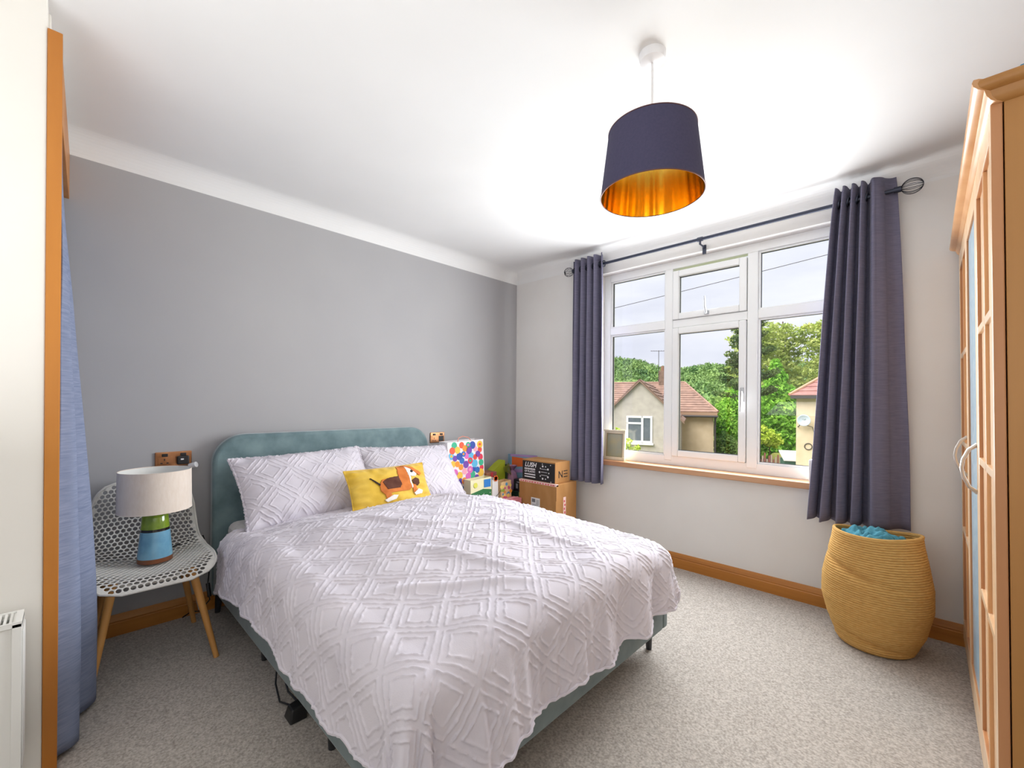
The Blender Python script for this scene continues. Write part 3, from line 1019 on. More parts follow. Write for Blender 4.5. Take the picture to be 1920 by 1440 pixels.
b.build('lining', MT['gold'], s_o, smooth=True)
for zz, rr in ((zb, .190), (zt, .161)):
    MB().tube([(px + rr * math.cos(2 * math.pi * k / 72), py + rr * math.sin(2 * math.pi * k / 72), zz) for k in range(72)], .0022, 6, closed=True).build('shade_ring', MT['copper_rim'], s_o, smooth=True)
b = MB()
for k in range(3):
    a = 2 * math.pi * k / 3 + .4
    b.tube([(px + .02 * math.cos(a), py + .02 * math.sin(a), 2.255), (px + .160 * math.cos(a), py + .160 * math.sin(a), 2.275)], .0018, 6)
b.tube([(px + .022 * math.cos(2 * math.pi * k / 20), py + .022 * math.sin(2 * math.pi * k / 20), 2.255) for k in range(20)], .002, 6, closed=True)
b.build('spider', MT['white_plastic'], pd, smooth=True)
MB().lathe([(0, 2.275), (.012, 2.27), (.016, 2.25), (.019, 2.245), (.019, 2.20), (.013, 2.198), (.013, 2.19), (0, 2.19)], (px, py), 24).build('lamp_holder', MT['white_plastic'], pd, smooth=True)

# ------------------------------------------------------------------ wardrobe
WF, WN, WFAR, WT = 3.238, -1.60, -.035, 2.05
wr_ = thing('wardrobe', 'tall beech wardrobe with lattice and frosted glass doors at the window wall', 'wardrobe', (3.5, -.82, 0))
wr_.rotation_euler = (0, R(-.8), 0)


b = MB()
for y_ in (WN, WFAR - .02):
    MB().box(WF + .0245, 3.80, y_, y_ + .02, .0, WT).build('side_panel', MT['beech_side'], wr_, bevel=.002)
b = MB()
b.box(3.785, 3.80, WN + .02, WFAR - .02, .05, WT)
b.box(WF + .03, 3.785, WN + .02, WFAR - .02, WT - .02, WT)
b.box(WF + .03, 3.785, WN + .02, WFAR - .02, .055, .075)
b.build('carcass', MT['beech_side'], wr_)
MB().box(WF + .026, WF + .044, WN + .02, WFAR - .02, 0, .055).build('plinth', MT['beech'], wr_)
cp = [(0, 0), (-.012, .004), (-.020, .014), (-.024, .028), (-.036, .031), (-.044, .036), (-.047, .045), (-.044, .054), (-.034, .058), (.05, .058), (.05, 0)]
b = MB()
b.prism(cp, lambda d_, z: (WF + .012 + d_, WN - .012 + d_, WT - .012 + z), lambda d_, z: (WF + .012 + d_, WFAR, WT - .012 + z))
b.build('cornice', MT['beech'], wr_, smooth=True, angle=50)
b = MB()
b.prism(cp, lambda d_, z: (WF + .012 + d_, WN - .001 + d_, WT - .012 + z), lambda d_, z: (3.80, WN - .001 + d_, WT - .012 + z))
b.build('cornice_return', MT['beech_side'], wr_, smooth=True, angle=50)
MB().box(WF + .03, 3.80, WN + .03, WFAR, WT + .02, WT + .04).build('top_board', MT['beech_side'], wr_)


def w_door(y0, y1, kind, handle_y):
    z0, z1 = .06, WT - .008
    d_ = bpy.data.objects.new('door', None)
    sw = .045
    b = MB()
    b.box(WF, WF + .022, y0, y0 + sw, z0, z1)
    b.box(WF, WF + .022, y1 - sw, y1, z0, z1)
    b.box(WF, WF + .022, y0 + sw, y1 - sw, z1 - .085, z1)
    b.box(WF, WF + .022, y0 + sw, y1 - sw, z0, z0 + .11)
    dr = b.build('door', [MT['beech_pale'], MT['beech_edge']], wr_, bevel=.003)
    dr.data.polygons.foreach_set('material_index', [0 if p.normal.x < -.9 else 1 for p in dr.data.polygons])  # pale reflection colour on front faces, shade colour on the edges
    if kind == 'glass':
        MB().box(WF + .007, WF + .013, y0 + sw, y1 - sw, z0 + .11, z1 - .085).build('door_glass', MT['frost'], dr)
    else:
        MB().box(WF + .010, WF + .016, y0 + sw, y1 - sw, z0 + .11, z1 - .085).build('door_panel', MT['beech_pale'], dr)
        for yy in (y0 + sw + (y1 - y0 - 2 * sw) * f for f in (.0, .47)):
            MB().box(WF + .001, WF + .012, yy - .011, yy + .011, z0 + .11, z1 - .085).build('glazing_bar', MT['beech'], dr, bevel=.002)
        for zz in (1.51, 1.07, .63):
            MB().box(WF + .001, WF + .012, y0 + sw, y1 - sw, zz - .012, zz + .012).build('glazing_bar', MT['beech_pale'], dr, bevel=.002)
    if handle_y is not None:
        zc = 1.035
        MB().tube([(WF + .002, handle_y, zc - .085), (WF - .020, handle_y, zc - .065), (WF - .034, handle_y, zc - .03), (WF - .038, handle_y, zc), (WF - .034, handle_y, zc + .03),
                   (WF - .020, handle_y, zc + .065), (WF + .002, handle_y, zc + .085)], [.007, .006, .0055, .0055, .0055, .006, .007], 8).build('handle', MT['handle'], dr, smooth=True)
    bpy.data.objects.remove(d_)


w_door(-.558, -.04, 'lattice', -.51)
w_door(-1.079, -.561, 'glass', -1.045)
w_door(-1.600, -1.082, 'lattice', None)
tag(MB().box(3.26, 3.55, -1.60, -1.25, WT + .046, WT + .066).build('folder', plain('blue_card', 58, 138, 176), bevel=.003), 'flat blue folder lying on top of the wardrobe', 'folder')

# ------------------------------------------------------------------ rope basket with cloth
bx, by = 2.905, -.325
bk = thing('laundry_basket', 'slouchy woven rope laundry basket standing below the window curtain', 'basket', (bx, by, 0))
nz_, na = 330, 128
zz = np.linspace(0, 1, nz_)[:, None]
aa = np.linspace(0, 2 * math.pi, na, endpoint=False)[None, :]
rad = np.interp(zz, [0, .015, .05, .09, .18, .40, .58, .78, .92, 1.0], [.120, .150, .163, .168, .192, .218, .219, .202, .186, .180])
hgt = zz * (.583 + .014 * np.sin(aa + 2.6) + .010 * np.cos(2 * aa))
wob = 1 + .020 * np.sin(2 * aa + 5 * zz) * sstep(.1, .4, zz) + .012 * np.sin(3 * aa - 4 * zz) * sstep(.1, .4, zz)
ridge = .0030 * np.sin(zz * .583 / .0112 * 2 * math.pi + aa)
fold = -.022 * np.exp(-((zz - (.70 - .10 * np.sin((aa - R(235)) * .9))) / .030) ** 2) * np.exp(-((np.angle(np.exp(1j * (aa - R(240))))) / .75) ** 2)
fold2 = -.018 * np.exp(-((zz - (.115 - .07 * np.sin(aa - R(265)))) / .022) ** 2) * np.exp(-((np.angle(np.exp(1j * (aa - R(265))))) / 1.1) ** 2)
rr = rad * wob + ridge + fold + fold2
P = np.stack([bx + rr * np.cos(aa), by + rr * np.sin(aa) * .93, hgt + 0 * aa + .001], -1)
bs = grid_obj('body', P, MT['rope'], bk, wrap=True, solid=.006)
MB().tube([tuple(P[-1, k]) for k in range(0, na, 2)], .0075, 8, closed=True).build('rim', MT['rope'], bk, smooth=True)
MB().lathe([(0, .004), (.12, .004)], (bx, by), 40).build('base', MT['rope'], bk)
# crumpled towel
u = np.linspace(0, 1, 70)[:, None]
a2 = np.linspace(0, 2 * math.pi, 90, endpoint=False)[None, :]
r2 = .150 * u + 0 * a2
xx, yy = r2 * np.cos(a2), r2 * np.sin(a2)
h = .535 + .055 * (1 - u ** 2) + .024 * vnoise(xx * 26 + 4, yy * 26, 3) + .012 * vnoise(xx * 55, yy * 55 + 3, 4) - .05 * sstep(.85, 1, u)
h = h + .012 * np.abs(np.sin(xx * 60 + 3 * np.sin(yy * 40)))
P2 = np.stack([bx - .012 + xx * (1 + .05 * np.sin(a2 * 5)), by - .01 + yy * .9, h], -1)
tag(grid_obj('towel', P2, MT['teal_cloth'], wrap=True, solid=.004), 'crumpled teal towel heaped inside the rope basket', 'towel')

# ------------------------------------------------------------------ things on the window sill
fr = thing('photo_frame', 'small pale wooden photo frame on the window sill by the left curtain', 'photo frame', (1.15, .02, .764), rot=(R(-4), 0, 0))
b = MB()
frame_rect(b, 1.052, 1.252, .766, 1.012, .020, .010, .030)
b.box(1.045, 1.259, .004, .034, 1.008, 1.022)
b.box(1.045, 1.259, .0, .036, .764, .790)
b.build('frame', mat('pale_frame_wood', L(206, 192, 160), L(220, 208, 178), scale=20, stretch=(1, 1, .2), rough=.5), fr, bevel=.002)
MB().box(1.068, 1.236, .020, .026, .782, 1.0).build('picture', mat('misty_print', L(176, 164, 122), L(150, 158, 140), scale=9, rough=.25, spec=.6), fr)
b = MB()
frame_rect(b, 1.071, 1.233, .787, .996, .007, .014, .021)
b.build('inner_edge', mat('frame_inner', L(156, 136, 96), rough=.5), fr)
bo = thing('white_box', 'small white wooden block standing on the window sill by the right curtain', 'block', (2.61, .0, .764))
MB().box(2.560, 2.665, -.018, .045, .765, .905).build('block', mat('white_block', L(222, 220, 212), L(232, 230, 224), scale=10, rough=.7), bo, bevel=.003)
MB().disc((2.632, -.0185, .876), (1, 0, 0), (0, 0, 1), .004, 10).build('dot', MT['ink'], bo)

# ------------------------------------------------------------------ parcels and presents in the corner
card = thing('cardboard_box', 'large brown cardboard box with white shipping label in the corner', 'box', (.66, -.27, 0))
CX0, CX1, CY0, CY1, CH = .455, .875, -.43, -.14, .566
MB().box(CX0, CX1, CY0, CY1, 0, CH).build('carton', MT['card'], card, bevel=.004)
b = MB().box(CX0, CX1, CY0 - .001, CY0 + .03, CH - .016, CH + .0012)
b.build('packing_tape', MT['tape_pink'], card)
b = MB()
rng = random.Random(3)
x = CX0 + .02
while x < CX1 - .03:
    w = rng.uniform(.01, .022)
    b.box(x, x + w, CY0 - .0018, CY0 - .0006, CH - .013, CH - .003)
    x += w + rng.uniform(.008, .016)
b.build('tape_lettering', MT['tape_red'], card)
MB().box(.60, .70, CY0 - .0012, CY0, .285, .425).build('shipping_label', MT['label_white'], card)
b = MB()
b.box(.610, .648, CY0 - .002, CY0 - .001, .385, .415)
for k in range(5): b.box(.658, .690, CY0 - .002, CY0 - .001, .405 - k * .008, .408 - k * .008)
for k in range(6): b.box(.612, .685 - .01 * (k % 3), CY0 - .002, CY0 - .001, .365 - k * .011, .368 - k * .011)
b.build('label_print', MT['ink_grey'], card)
MB().box(CX1, CX1 + .0012, CY0 + .10, CY0 + .135, .12, .45).build('side_tape', MT['tape_pink'], card)
b = MB()
for k in range(9): b.box(CX1 + .0012, CX1 + .002, CY0 + .105 + .008 * (k % 2), CY0 + .122 + .008 * (k % 2), .15 + k * .032, .168 + k * .032)
b.build('side_tape_lettering', MT['tape_red'], card)
MB().box(CX1 - .001, CX1 + .0008, CY0 - .0009, CY0 + .0025, .43, CH - .02).build('corner_seam', MT['card_dark'], card)  # narrow dark brown strip down the carton's near corner

lush = thing('gift_carton', 'brown carton with black printed panel on top of the large cardboard box', 'box', (.66, -.30, CH))
LX0, LX1, LY0, LY1, LZ0, LZ1 = .47, .845, -.405, -.20, CH + .001, CH + .180
MB().box(LX0, LX1, LY0, LY1, LZ0, LZ1).build('carton', MT['card'], lush, bevel=.003)
MB().box(LX0 + .004, LX1 - .004, LY0 - .0012, LY0, LZ0 + .004, LZ1 - .012).build('printed_panel', MT['ink'], lush)
b = MB()
yl = LY0 - .0018
text_mesh(b, 'LUSH', (LX0 + .030, yl, LZ1 - .062), (1, 0, 0), (0, 0, 1), .056, shear=.25, bold=.0016)
for k in range(8): b.box(LX0 + .028 + k * .016, LX0 + .040 + k * .016, yl, yl + .0005, LZ1 - .088, LZ1 - .074)
text_mesh(b, 'OF PLASTIC', (LX0 + .028, yl, LZ1 - .112), (1, 0, 0), (0, 0, 1), .024, bold=.0008)
for k in range(2):
    b.box(LX0 + .028, LX0 + .155, yl, yl + .0005, LZ1 - .134 - k * .022, LZ1 - .124 - k * .022)
cxx, czz = LX0 + .255, (LZ0 + LZ1) / 2 - .008
for k in range(10):
    a = 2 * math.pi * k / 10
    b.disc((cxx + .052 * math.cos(a), yl, czz + .056 * math.sin(a)), (1, 0, 0), (0, 0, 1), .0062 + .003 * (k % 2), 8)
for sx, sz in ((-.02, .072), (.07, .07), (.075, -.072)):
    b.disc((cxx + sx, yl, czz + sz), (1, 0, 0), (0, 0, 1), .005, 6)
for k in range(3):
    b.box(cxx - .034, cxx + .034, yl, yl + .0005, czz + .028 - k * .026, czz + .031 - k * .026)
b.build('lettering', MT['label_white'], lush)['kind'] = 'stuff'
b = MB()
xm = LX1 + .001
text_mesh(b, 'N', (xm, LY0 + .040, LZ0 + .045), (0, 1, 0), (0, 0, 1), .085, bold=.001)
for k in range(3): b.box(xm, xm + .0006, LY0 + .115, LY0 + .170, LZ0 + .045 + k * .025, LZ0 + .052 + k * .025)
b.build('handling_mark', MT['ink'], lush)

# big dotted gift bag
def gift_bag(name, label, x0, x1, y0, y1, z0, z1, taper, body, cat='gift bag'):
    t = thing(name, label, cat, ((x0 + x1) / 2, (y0 + y1) / 2, z0))
    b = MB()
    k = taper
    bot = [(x0, y0, z0), (x1, y0, z0), (x1, y1, z0), (x0, y1, z0)]
    top = [(x0 + k, y0 + .004, z1), (x1 - k, y0 + .004, z1), (x1 - k, y1 - .004, z1 + .008), (x0 + k, y1 - .004, z1 + .008)]
    b.add(bot + top, [(0, 3, 2, 1), (0, 1, 5, 4), (1, 2, 6, 5), (2, 3, 7, 6), (3, 0, 4, 7)])
    b.build('bag', body, t, solid=.001)
    return t


GX0, GX1, GY0, GY1, GZ0, GZ1 = .07, .255, -1.062, -.655, .36, .912
tag(MB().box(.06, .36, -1.09, -.52, 0, .355).build('storage_box', plain('storage_grey', 96, 92, 98), bevel=.006), 'grey storage box on the floor holding up the gift bags', 'box')
gb = gift_bag('gift_bag', 'large white gift bag covered in colourful dots beside the pillow', GX0, GX1, GY0, GY1, GZ0, GZ1, .035, plain('bag_white', 240, 236, 238))
cols = [(226, 60, 86), (40, 110, 190), (96, 186, 226), (60, 180, 140), (240, 150, 50), (244, 196, 70), (224, 110, 190), (120, 70, 170), (236, 90, 60), (250, 170, 190), (50, 80, 170)]
dm = [plain('dot_%d' % i, *c) for i, c in enumerate(cols)]
rng = random.Random(12)
b = MB()
placed = []
for _ in range(2500):
    f, g = rng.random(), rng.random()
    rd = rng.uniform(.024, .036)
    yy, zz = GY0 + .03 + f * (GY1 - GY0 - .06), GZ0 + .03 + g * (GZ1 - GZ0 - .06)
    if any((yy - p[0]) ** 2 + (zz - p[1]) ** 2 < (.74 * (rd + p[2])) ** 2 for p in placed): continue
    placed.append((yy, zz, rd))
    b.mi = len(placed) * 7 % len(dm)
    xs = GX1 - .035 * (zz - GZ0) / (GZ1 - GZ0) + .0012 + .0002 * (len(placed) % 5)
    b.disc((xs, yy, zz), (0, 1, 0), (-.035 / (GZ1 - GZ0), 0, 1), rd, 18)
    if len(placed) % 4 == 0:
        b.mi = (len(placed) * 7 + 3) % len(dm)
        b.disc((xs + .0006, yy, zz), (0, 1, 0), (0, 0, 1), rd * .45, 12)
b.build('dot_print', dm, gb)
b = MB()
for k in range(9):
    b.mi = k % len(dm)
    b.disc((GX0 + .05 + .1 * rng.random(), GY1 + .0012 - .003 * (k / 9), GZ0 + .05 + k * .055), (1, 0, 0), (0, 0, 1), .026, 14)
b.build('side_dot_print', dm, gb)
hb = MB()
hb.tube([(GX1 - .035, -.95, GZ1), (GX1 - .05, -.93, GZ1 + .03), (GX1 - .06, -.875, GZ1 + .042), (GX1 - .05, -.82, GZ1 + .03), (GX1 - .035, -.80, GZ1)], .004, 6)
hb.build('handle', plain('salmon_cord', 222, 150, 130), gb, smooth=True)
# lime folded bag
t = thing('lime_gift_bag', 'lime green gift bag with a slanted top in the corner', 'gift bag', (.16, -.44, .36))
MB().prism([(-.525, .36), (-.355, .36), (-.355, .70), (-.41, .675), (-.525, .60)], lambda y, z: (.20, y, z), lambda y, z: (.11, y, z)).build('bag', plain('lime', 158, 168, 34), t)
MB().box(.19, .215, -.352, -.335, .38, .66).build('ribbon', plain('forest', 46, 66, 40), t)
b = MB()
for k in range(6):
    b.tube([(.20, -.345, .61), (.215, -.345 + .012 * (k - 3), .64 + .006 * k), (.22, -.33 + .016 * (k - 3), .60 - .008 * k)], .004, 5)
b.build('bow', plain('olive', 120, 122, 40), t, smooth=True)
tag(MB().box(.05, .46, -.50, -.06, 0, .355).build('storage_box', plain('storage_dark', 58, 54, 66), bevel=.006), 'dark storage box on the floor in the corner under the presents', 'box')
# small green gift bag with cream band
gs = gift_bag('small_gift_bag', 'small gift bag with green dotted front and cream band by the duvet', .285, .385, -.94, -.70, .36, .60, .008, plain('bag_cream', 234, 226, 186))
MB().add([(.3856, -.935, .362), (.3856, -.705, .362), (.3822, -.703, .50), (.3815, -.80, .515), (.3815, -.88, .50), (.3822, -.937, .49)], [(0, 1, 2, 3, 4, 5)]).build('green_print', plain('bag_green', 42, 112, 62), gs)
b = MB()
for k in range(12): b.disc((.3868 - .0001 * k, -.92 + .018 * k, .39 + .028 * ((k * 5) % 4)), (0, 1, 0), (0, 0, 1), .004, 6)
b.build('dot_print', MT['label_white'], gs)['kind'] = 'stuff'
MB().quad((.3826, -.79, .525), (.3826, -.712, .525), (.3812, -.712, .592), (.3812, -.79, .592)).build('blue_print', plain('bag_blue', 44, 124, 200), gs)
MB().disc((.3829, -.885, .555), (0, 1, 0), (-.1, 0, 1), .022, 14).build('yellow_print', plain('bag_yellow', 214, 210, 84), gs)
# white bag with orange flower, patterned gift bag
gw = gift_bag('patterned_gift_bag', 'small gift bag with floral orange and yellow print among the presents', .30, .40, -.60, -.47, .36, .545, .008, plain('bag_peach', 226, 190, 140))
b = MB()
rng = random.Random(5)
fm = [plain('flower_%d' % i, *c) for i, c in enumerate([(230, 150, 60), (210, 90, 130), (90, 150, 190), (150, 170, 70), (244, 214, 110)])]
for k in range(26):
    b.mi = k % 5
    b.disc((.4012 + .00005 * k - .008 * ((k * 7) % 10) / 10, -.595 + .12 * rng.random(), .37 + .17 * ((k * 7) % 10) / 10), (0, 1, 0), (-.04, 0, 1), rng.uniform(.010, .018), 8)
b.build('flower_print', fm, gw)
gw = gift_bag('white_gift_bag', 'small white gift bag with an orange flower and cord handle', .29, .38, -.69, -.615, .36, .575, .006, plain('bag_white2', 226, 222, 220))
b = MB()
for k in range(6):
    a = k * math.pi / 3
    b.disc((.379, -.648 + .014 * math.cos(a), .585 + .014 * math.sin(a)), (0, 1, 0), (0, 0, 1), .014, 10)
b.build('flower', plain('flower_orange', 236, 104, 40), gw)
MB().tube([(.382, -.69, .36), (.386, -.66, .42), (.388, -.61, .46), (.386, -.58, .50)], .0025, 5).build('handle', MT['ink'], gw, smooth=True)
# mixed wrapped gifts behind
t = thing('wrapped_gift', 'brown and plum wrapped gift with ribbon between the gift bags', 'gift', (.22, -.56, .36))
MB().box(.14, .27, -.66, -.53, .36, .62).build('parcel', mat('plum_wrap', L(120, 60, 72), L(150, 100, 60), scale=14, rough=.5), t, bevel=.006)
MB().box(.271, .2725, -.61, -.58, .36, .62).build('ribbon', plain('rib_red', 176, 40, 50), t)
t = thing('wrapped_gift', 'lilac tissue wrapped gift with twisted top below the game box', 'gift', (.19, -.255, .36))
n1, n2 = 40, 48
uu = np.linspace(0, 1, n1)[:, None]
aa = np.linspace(0, 2 * math.pi, n2, endpoint=False)[None, :]
rr = np.interp(uu, [0, .1, .5, .75, .85, 1], [.045, .062, .066, .045, .020, .052]) * (1 + .10 * np.sin(aa * 7 + uu * 9) * sstep(.2, .9, uu))
P = np.stack([.19 + rr * np.cos(aa), -.255 + rr * np.sin(aa), .36 + .28 * uu + 0 * aa], -1)
grid_obj('wrapping', P, mat('lilac_tissue', L(134, 104, 148), L(176, 120, 130), scale=18, rough=.5), t, wrap=True)
t = thing('game_box', 'bright game box with orange title panel standing behind the presents', 'box', (.13, -.09, .36))
MB().hexa([(.045, -.16, .36), (.085, -.165, .36), (.365, -.075, .36), (.325, -.055, .36), (.045, -.16, .735), (.085, -.165, .735), (.365, -.075, .735), (.325, -.055, .735)]).build('carton', mat('game_print', L(96, 150, 176), L(150, 178, 200), scale=9, rough=.35), t, bevel=.003)
dn = Vector((.28, .09, 0)).normalized()
org = Vector((.085, -.165, 0)) + Vector((dn.y, -dn.x, 0)) * .0015
b = MB()
Q = lambda a_, z: tuple(org + dn * (a_ * .294) + Vector((0, 0, z)))
b.quad(Q(.06, .61), Q(.60, .62), Q(.62, .70), Q(.06, .71))
b.build('title_panel', plain('title_orange', 222, 104, 40), t)
b = MB()
b.quad(Q(.0, .715), Q(1, .715), Q(1, .735), Q(0, .735))
b.quad(Q(.0, .55), Q(.5, .56), Q(.5, .59), Q(0, .59))
b.build('lilac_band', plain('title_lilac', 176, 140, 190), t)
b = MB()
b.quad(Q(.74, .60), Q(.92, .60), Q(.92, .615), Q(.74, .615))
b.quad(Q(.74, .64), Q(.92, .64), Q(.92, .652), Q(.74, .652))
b.quad(Q(.80, .53), Q(.88, .53), Q(.86, .69), Q(.80, .69))
b.build('figure_print', plain('title_blue', 40, 84, 130), t)
t = thing('black_box', 'black box with a printed product picture on the dark green box', 'box', (.36, -.25, .46))
MB().box(.30, .42, -.34, -.20, .425, .535).build('carton', plain('blk_box', 30, 28, 40), t, bevel=.003)
b = MB()
b.box(.34, .41, -.3412, -.34, .505, .515)
b.box(.33, .355, -.3412, -.34, .45, .495)
b.build('product_print', plain('prod_grey', 150, 150, 160), t)
t = thing('green_box', 'dark green box with a pale green label under the black box', 'box', (.36, -.26, .36))
MB().box(.275, .43, -.36, -.19, .356, .424).build('carton', plain('grn_box', 28, 62, 50), t, bevel=.003)
MB().box(.385, .425, -.3612, -.36, .357, .422).build('label', plain('pale_green', 150, 172, 104), t)
t = thing('pink_parcel', 'pink patterned wrapped parcel lying at the edge of the duvet', 'gift', (.42, -.52, .36))
MB().box(.395, .50, -.62, -.44, .34, .405).build('parcel', mat('pink_wrap', L(206, 110, 140), L(226, 150, 150), scale=12, rough=.45), t, bevel=.008)
MB().box(.44, .455, -.622, -.438, .339, .4065).build('ribbon', plain('rib_pink', 240, 190, 196), t)
tag(MB().box(.39, .45, -.66, -.505, 0, .338).build('storage_box', plain('storage_mid', 84, 70, 84), bevel=.004), 'narrow storage box by the bed under the pink parcel', 'box')

# ================================================================== outside the window
EA = math.atan2(.36108, .93253)
EU, EV = Vector((.93253, .36108, 0)), Vector((-.36108, .93253, 0))


def ext(name, label, cat, u, v, z, group=None, kind=None):
    p = CAM + EU * u + EV * v
    t = thing(name, label, cat, (p.x, p.y, z), EA, group, kind=kind)
    ROOT[t] = Vector((u, v, z))
    return t


X_wall_grey = mat('grey_render', L(160, 154, 146), L(176, 169, 160), scale=3, rough=.95, bump=.3, bscale=30)
X_wall_tan = mat('tan_render', L(190, 170, 140), L(204, 186, 158), scale=2.5, detail=6, rough=.95, bump=.3, bscale=30)
X_roof = mat('brown_tiles', L(128, 104, 92), L(160, 130, 114), scale=3, detail=6, rough=.85)
X_roof2 = mat('red_tiles', L(146, 102, 96), L(172, 126, 118), scale=3, detail=6, rough=.85)
X_white = mat('outside_white', L(226, 226, 224), rough=.5)
X_dark = mat('outside_dark', L(60, 56, 54), rough=.6)
X_glass = mat('house_glass', L(70, 78, 84), L(96, 104, 108), scale=1.5, rough=.1, spec=.8)
X_grass = mat('lawn_grass', L(84, 112, 50), L(150, 150, 84), scale=.25, detail=8, rough=1, spec=0)
X_field = mat('hill_fields', L(110, 142, 86), L(164, 186, 112), scale=.02, detail=9, rough=1, spec=0)
X_wood = mat('woodland_canopy', L(74, 106, 70), L(142, 168, 102), scale=.06, detail=6, rough=1, spec=0)
X_bark = mat('bark', L(72, 56, 44), L(96, 76, 60), scale=6, rough=.95)


def leaf_mat(name, a_, b_, sc=2.0):
    return mat(name, L(*a_), L(*b_), scale=sc, detail=6, lo=.35, hi=.65, rough=.8, spec=.1, trl=.3)


# ground and hills
n1, n2 = 90, 120
vv = np.concatenate([np.linspace(1.5, 60, 40), np.linspace(64, 620, n1 - 40)])[:, None]
uu = np.linspace(-1, 1, n2)[None, :] * (22 + vv * .75)
near = -3.3 + .7 * sstep(30, 48, vv) * sstep(1.0, 4.0, uu)
k = uu / np.maximum(vv, 1)
slope = .066 + .028 * sstep(-.04, -.20, k) + .004 * np.sin(k * 40)
hill = slope * vv * sstep(60, 330, vv) - 3.3 * sstep(330, 60, vv) - 6 * sstep(55, 90, vv) * sstep(170, 100, vv)
zg = np.where(vv < 60, near, hill + 1.2 * vnoise(uu / 30, vv / 30, 2) * sstep(60, 100, vv))
zg = zg - np.maximum(vv - 480, 0) * .12
P = np.stack([uu + 0 * vv, vv + 0 * uu, zg], -1)
Wp = np.array(CAM)[None, None, :] * np.array([1, 1, 0]) + P[..., :1] * np.array(EU) + P[..., 1:2] * np.array(EV) + P[..., 2:] * np.array([0, 0, 1])
o = grid_obj('hillside', Wp, X_field)
o.data.materials.append(X_grass)
mi = np.zeros((n1 - 1, n2 - 1), int)
mi[:40] = 1
o.data.polygons.foreach_set('material_index', mi.ravel())
tag(o, kind='structure')


def hz(u, v):
    kk = u / v
    sl = .066 + .028 * float(sstep(-.04, -.20, kk)) + .004 * math.sin(kk * 40)
    return sl * v * float(sstep(60, 330, v)) - 3.3 * float(sstep(330, 60, v)) - 6 * float(sstep(55, 90, v)) * float(sstep(170, 100, v))


def foliage(name, parent, blobs, n, size, mt, seed, flat=0):
    """blobs: (u, v, z, ru, rv, rz); leaves on and in the blobs as small bent quads"""
    rg = np.random.default_rng(seed)
    ws = np.array([b_[3] * b_[4] + b_[3] * b_[5] + b_[4] * b_[5] for b_ in blobs])
    idx = rg.choice(len(blobs), n, p=ws / ws.sum())
    B = np.array(blobs)[idx]
    dirs = rg.normal(size=(n, 3))
    dirs /= np.linalg.norm(dirs, axis=1, keepdims=True)
    rad_ = rg.uniform(.55, 1.05, (n, 1)) ** .6
    rad_ *= 1 + .18 * np.sin(dirs[:, :1] * 6 + B[:, :1] * 3) * np.sin(dirs[:, 2:] * 5)
    c = B[:, :3] + dirs * rad_ * B[:, 3:]
    a_ = rg.normal(size=(n, 3)) + dirs * .3
    a_[:, 2] *= (1 - flat)
    a_ /= np.linalg.norm(a_, axis=1, keepdims=True)
    b_ = np.cross(a_, rg.normal(size=(n, 3)))
    b_[:, 2] *= (1 - flat)
    b_ /= np.linalg.norm(b_, axis=1, keepdims=True)
    sz = size * rg.uniform(.6, 1.4, (n, 1))
    V = np.stack([c - a_ * sz, c + b_ * sz * .5, c + a_ * sz, c - b_ * sz * .5], 1).reshape(-1, 3)
    off = ROOT.get(parent, Vector((0, 0, 0)))
    V = V - np.array(off)
    me = bpy.data.meshes.new(name)
    me.vertices.add(len(V))
    me.vertices.foreach_set('co', V.ravel())
    me.loops.add(4 * n)
    me.loops.foreach_set('vertex_index', np.arange(4 * n))
    me.polygons.add(n)
    me.polygons.foreach_set('loop_start', np.arange(0, 4 * n, 4))
    me.polygons.foreach_set('loop_total', np.full(n, 4))
    me.update(calc_edges=True)
    me.materials.append(mt)
    o = bpy.data.objects.new(name, me)
    COL.objects.link(o)
    o.parent = parent
    ROOT[o] = off
    o['kind'] = 'stuff'
    return o


rng = random.Random(21)
bl = []
while len(bl) < 1500:
    v = 130 + 350 * rng.random() ** .8
    u = rng.uniform(-.27, .27) * v
    dens = float(vnoise(np.array(u / 34.0), np.array(v / 26.0), 5)) + float(vnoise(np.array(u / 9.0), np.array(v / 9.0), 6)) * .4
    if dens < -.08 and v > 190: continue
    r0 = rng.uniform(1.8, 3.4) * (.7 + v / 600)
    bl.append((u, v, hz(u, v) + r0 * .7, r0, r0, r0 * rng.uniform(.8, 1.2)))
wl = ext('woodland', 'dark green woodland covering the distant hillside', 'woodland', 0, 300, 0, kind='stuff')
foliage('canopy', wl, bl, 90000, .75, X_wood, 77)


def tree(name, label, u, v, z0, blobs, n, size, mt, seed, trunk_r=.15, top=None, flat=0, cat='tree', group=None):
    t = ext(name, label, cat, u, v, z0, group)
    zt_ = top if top is not None else max(b_[2] for b_ in blobs)
    MB().tube([(u, v, z0), (u + .1, v, (z0 + zt_) / 2), (u, v, zt_)], [trunk_r, trunk_r * .7, trunk_r * .25], 8).build('trunk', X_bark, t, smooth=True)
    foliage('foliage', t, blobs, n, size, mt, seed, flat)
    return t


G_bright = leaf_mat('leaf_bright', (104, 168, 54), (172, 214, 96), 1.6)
G_mid = leaf_mat('leaf_mid', (84, 130, 58), (140, 180, 86), 1.2)
G_dark = leaf_mat('leaf_dark', (34, 62, 34), (70, 98, 50), 1.5)
G_yellow = leaf_mat('leaf_yellow', (160, 190, 56), (208, 222, 100), 2.5)
G_larch = leaf_mat('leaf_larch', (146, 168, 84), (200, 208, 130), .9)
G_far = leaf_mat('leaf_far', (100, 138, 74), (156, 182, 102), .5)
G_pine = leaf_mat('needles_pine', (72, 98, 62), (116, 136, 82), 2.0)

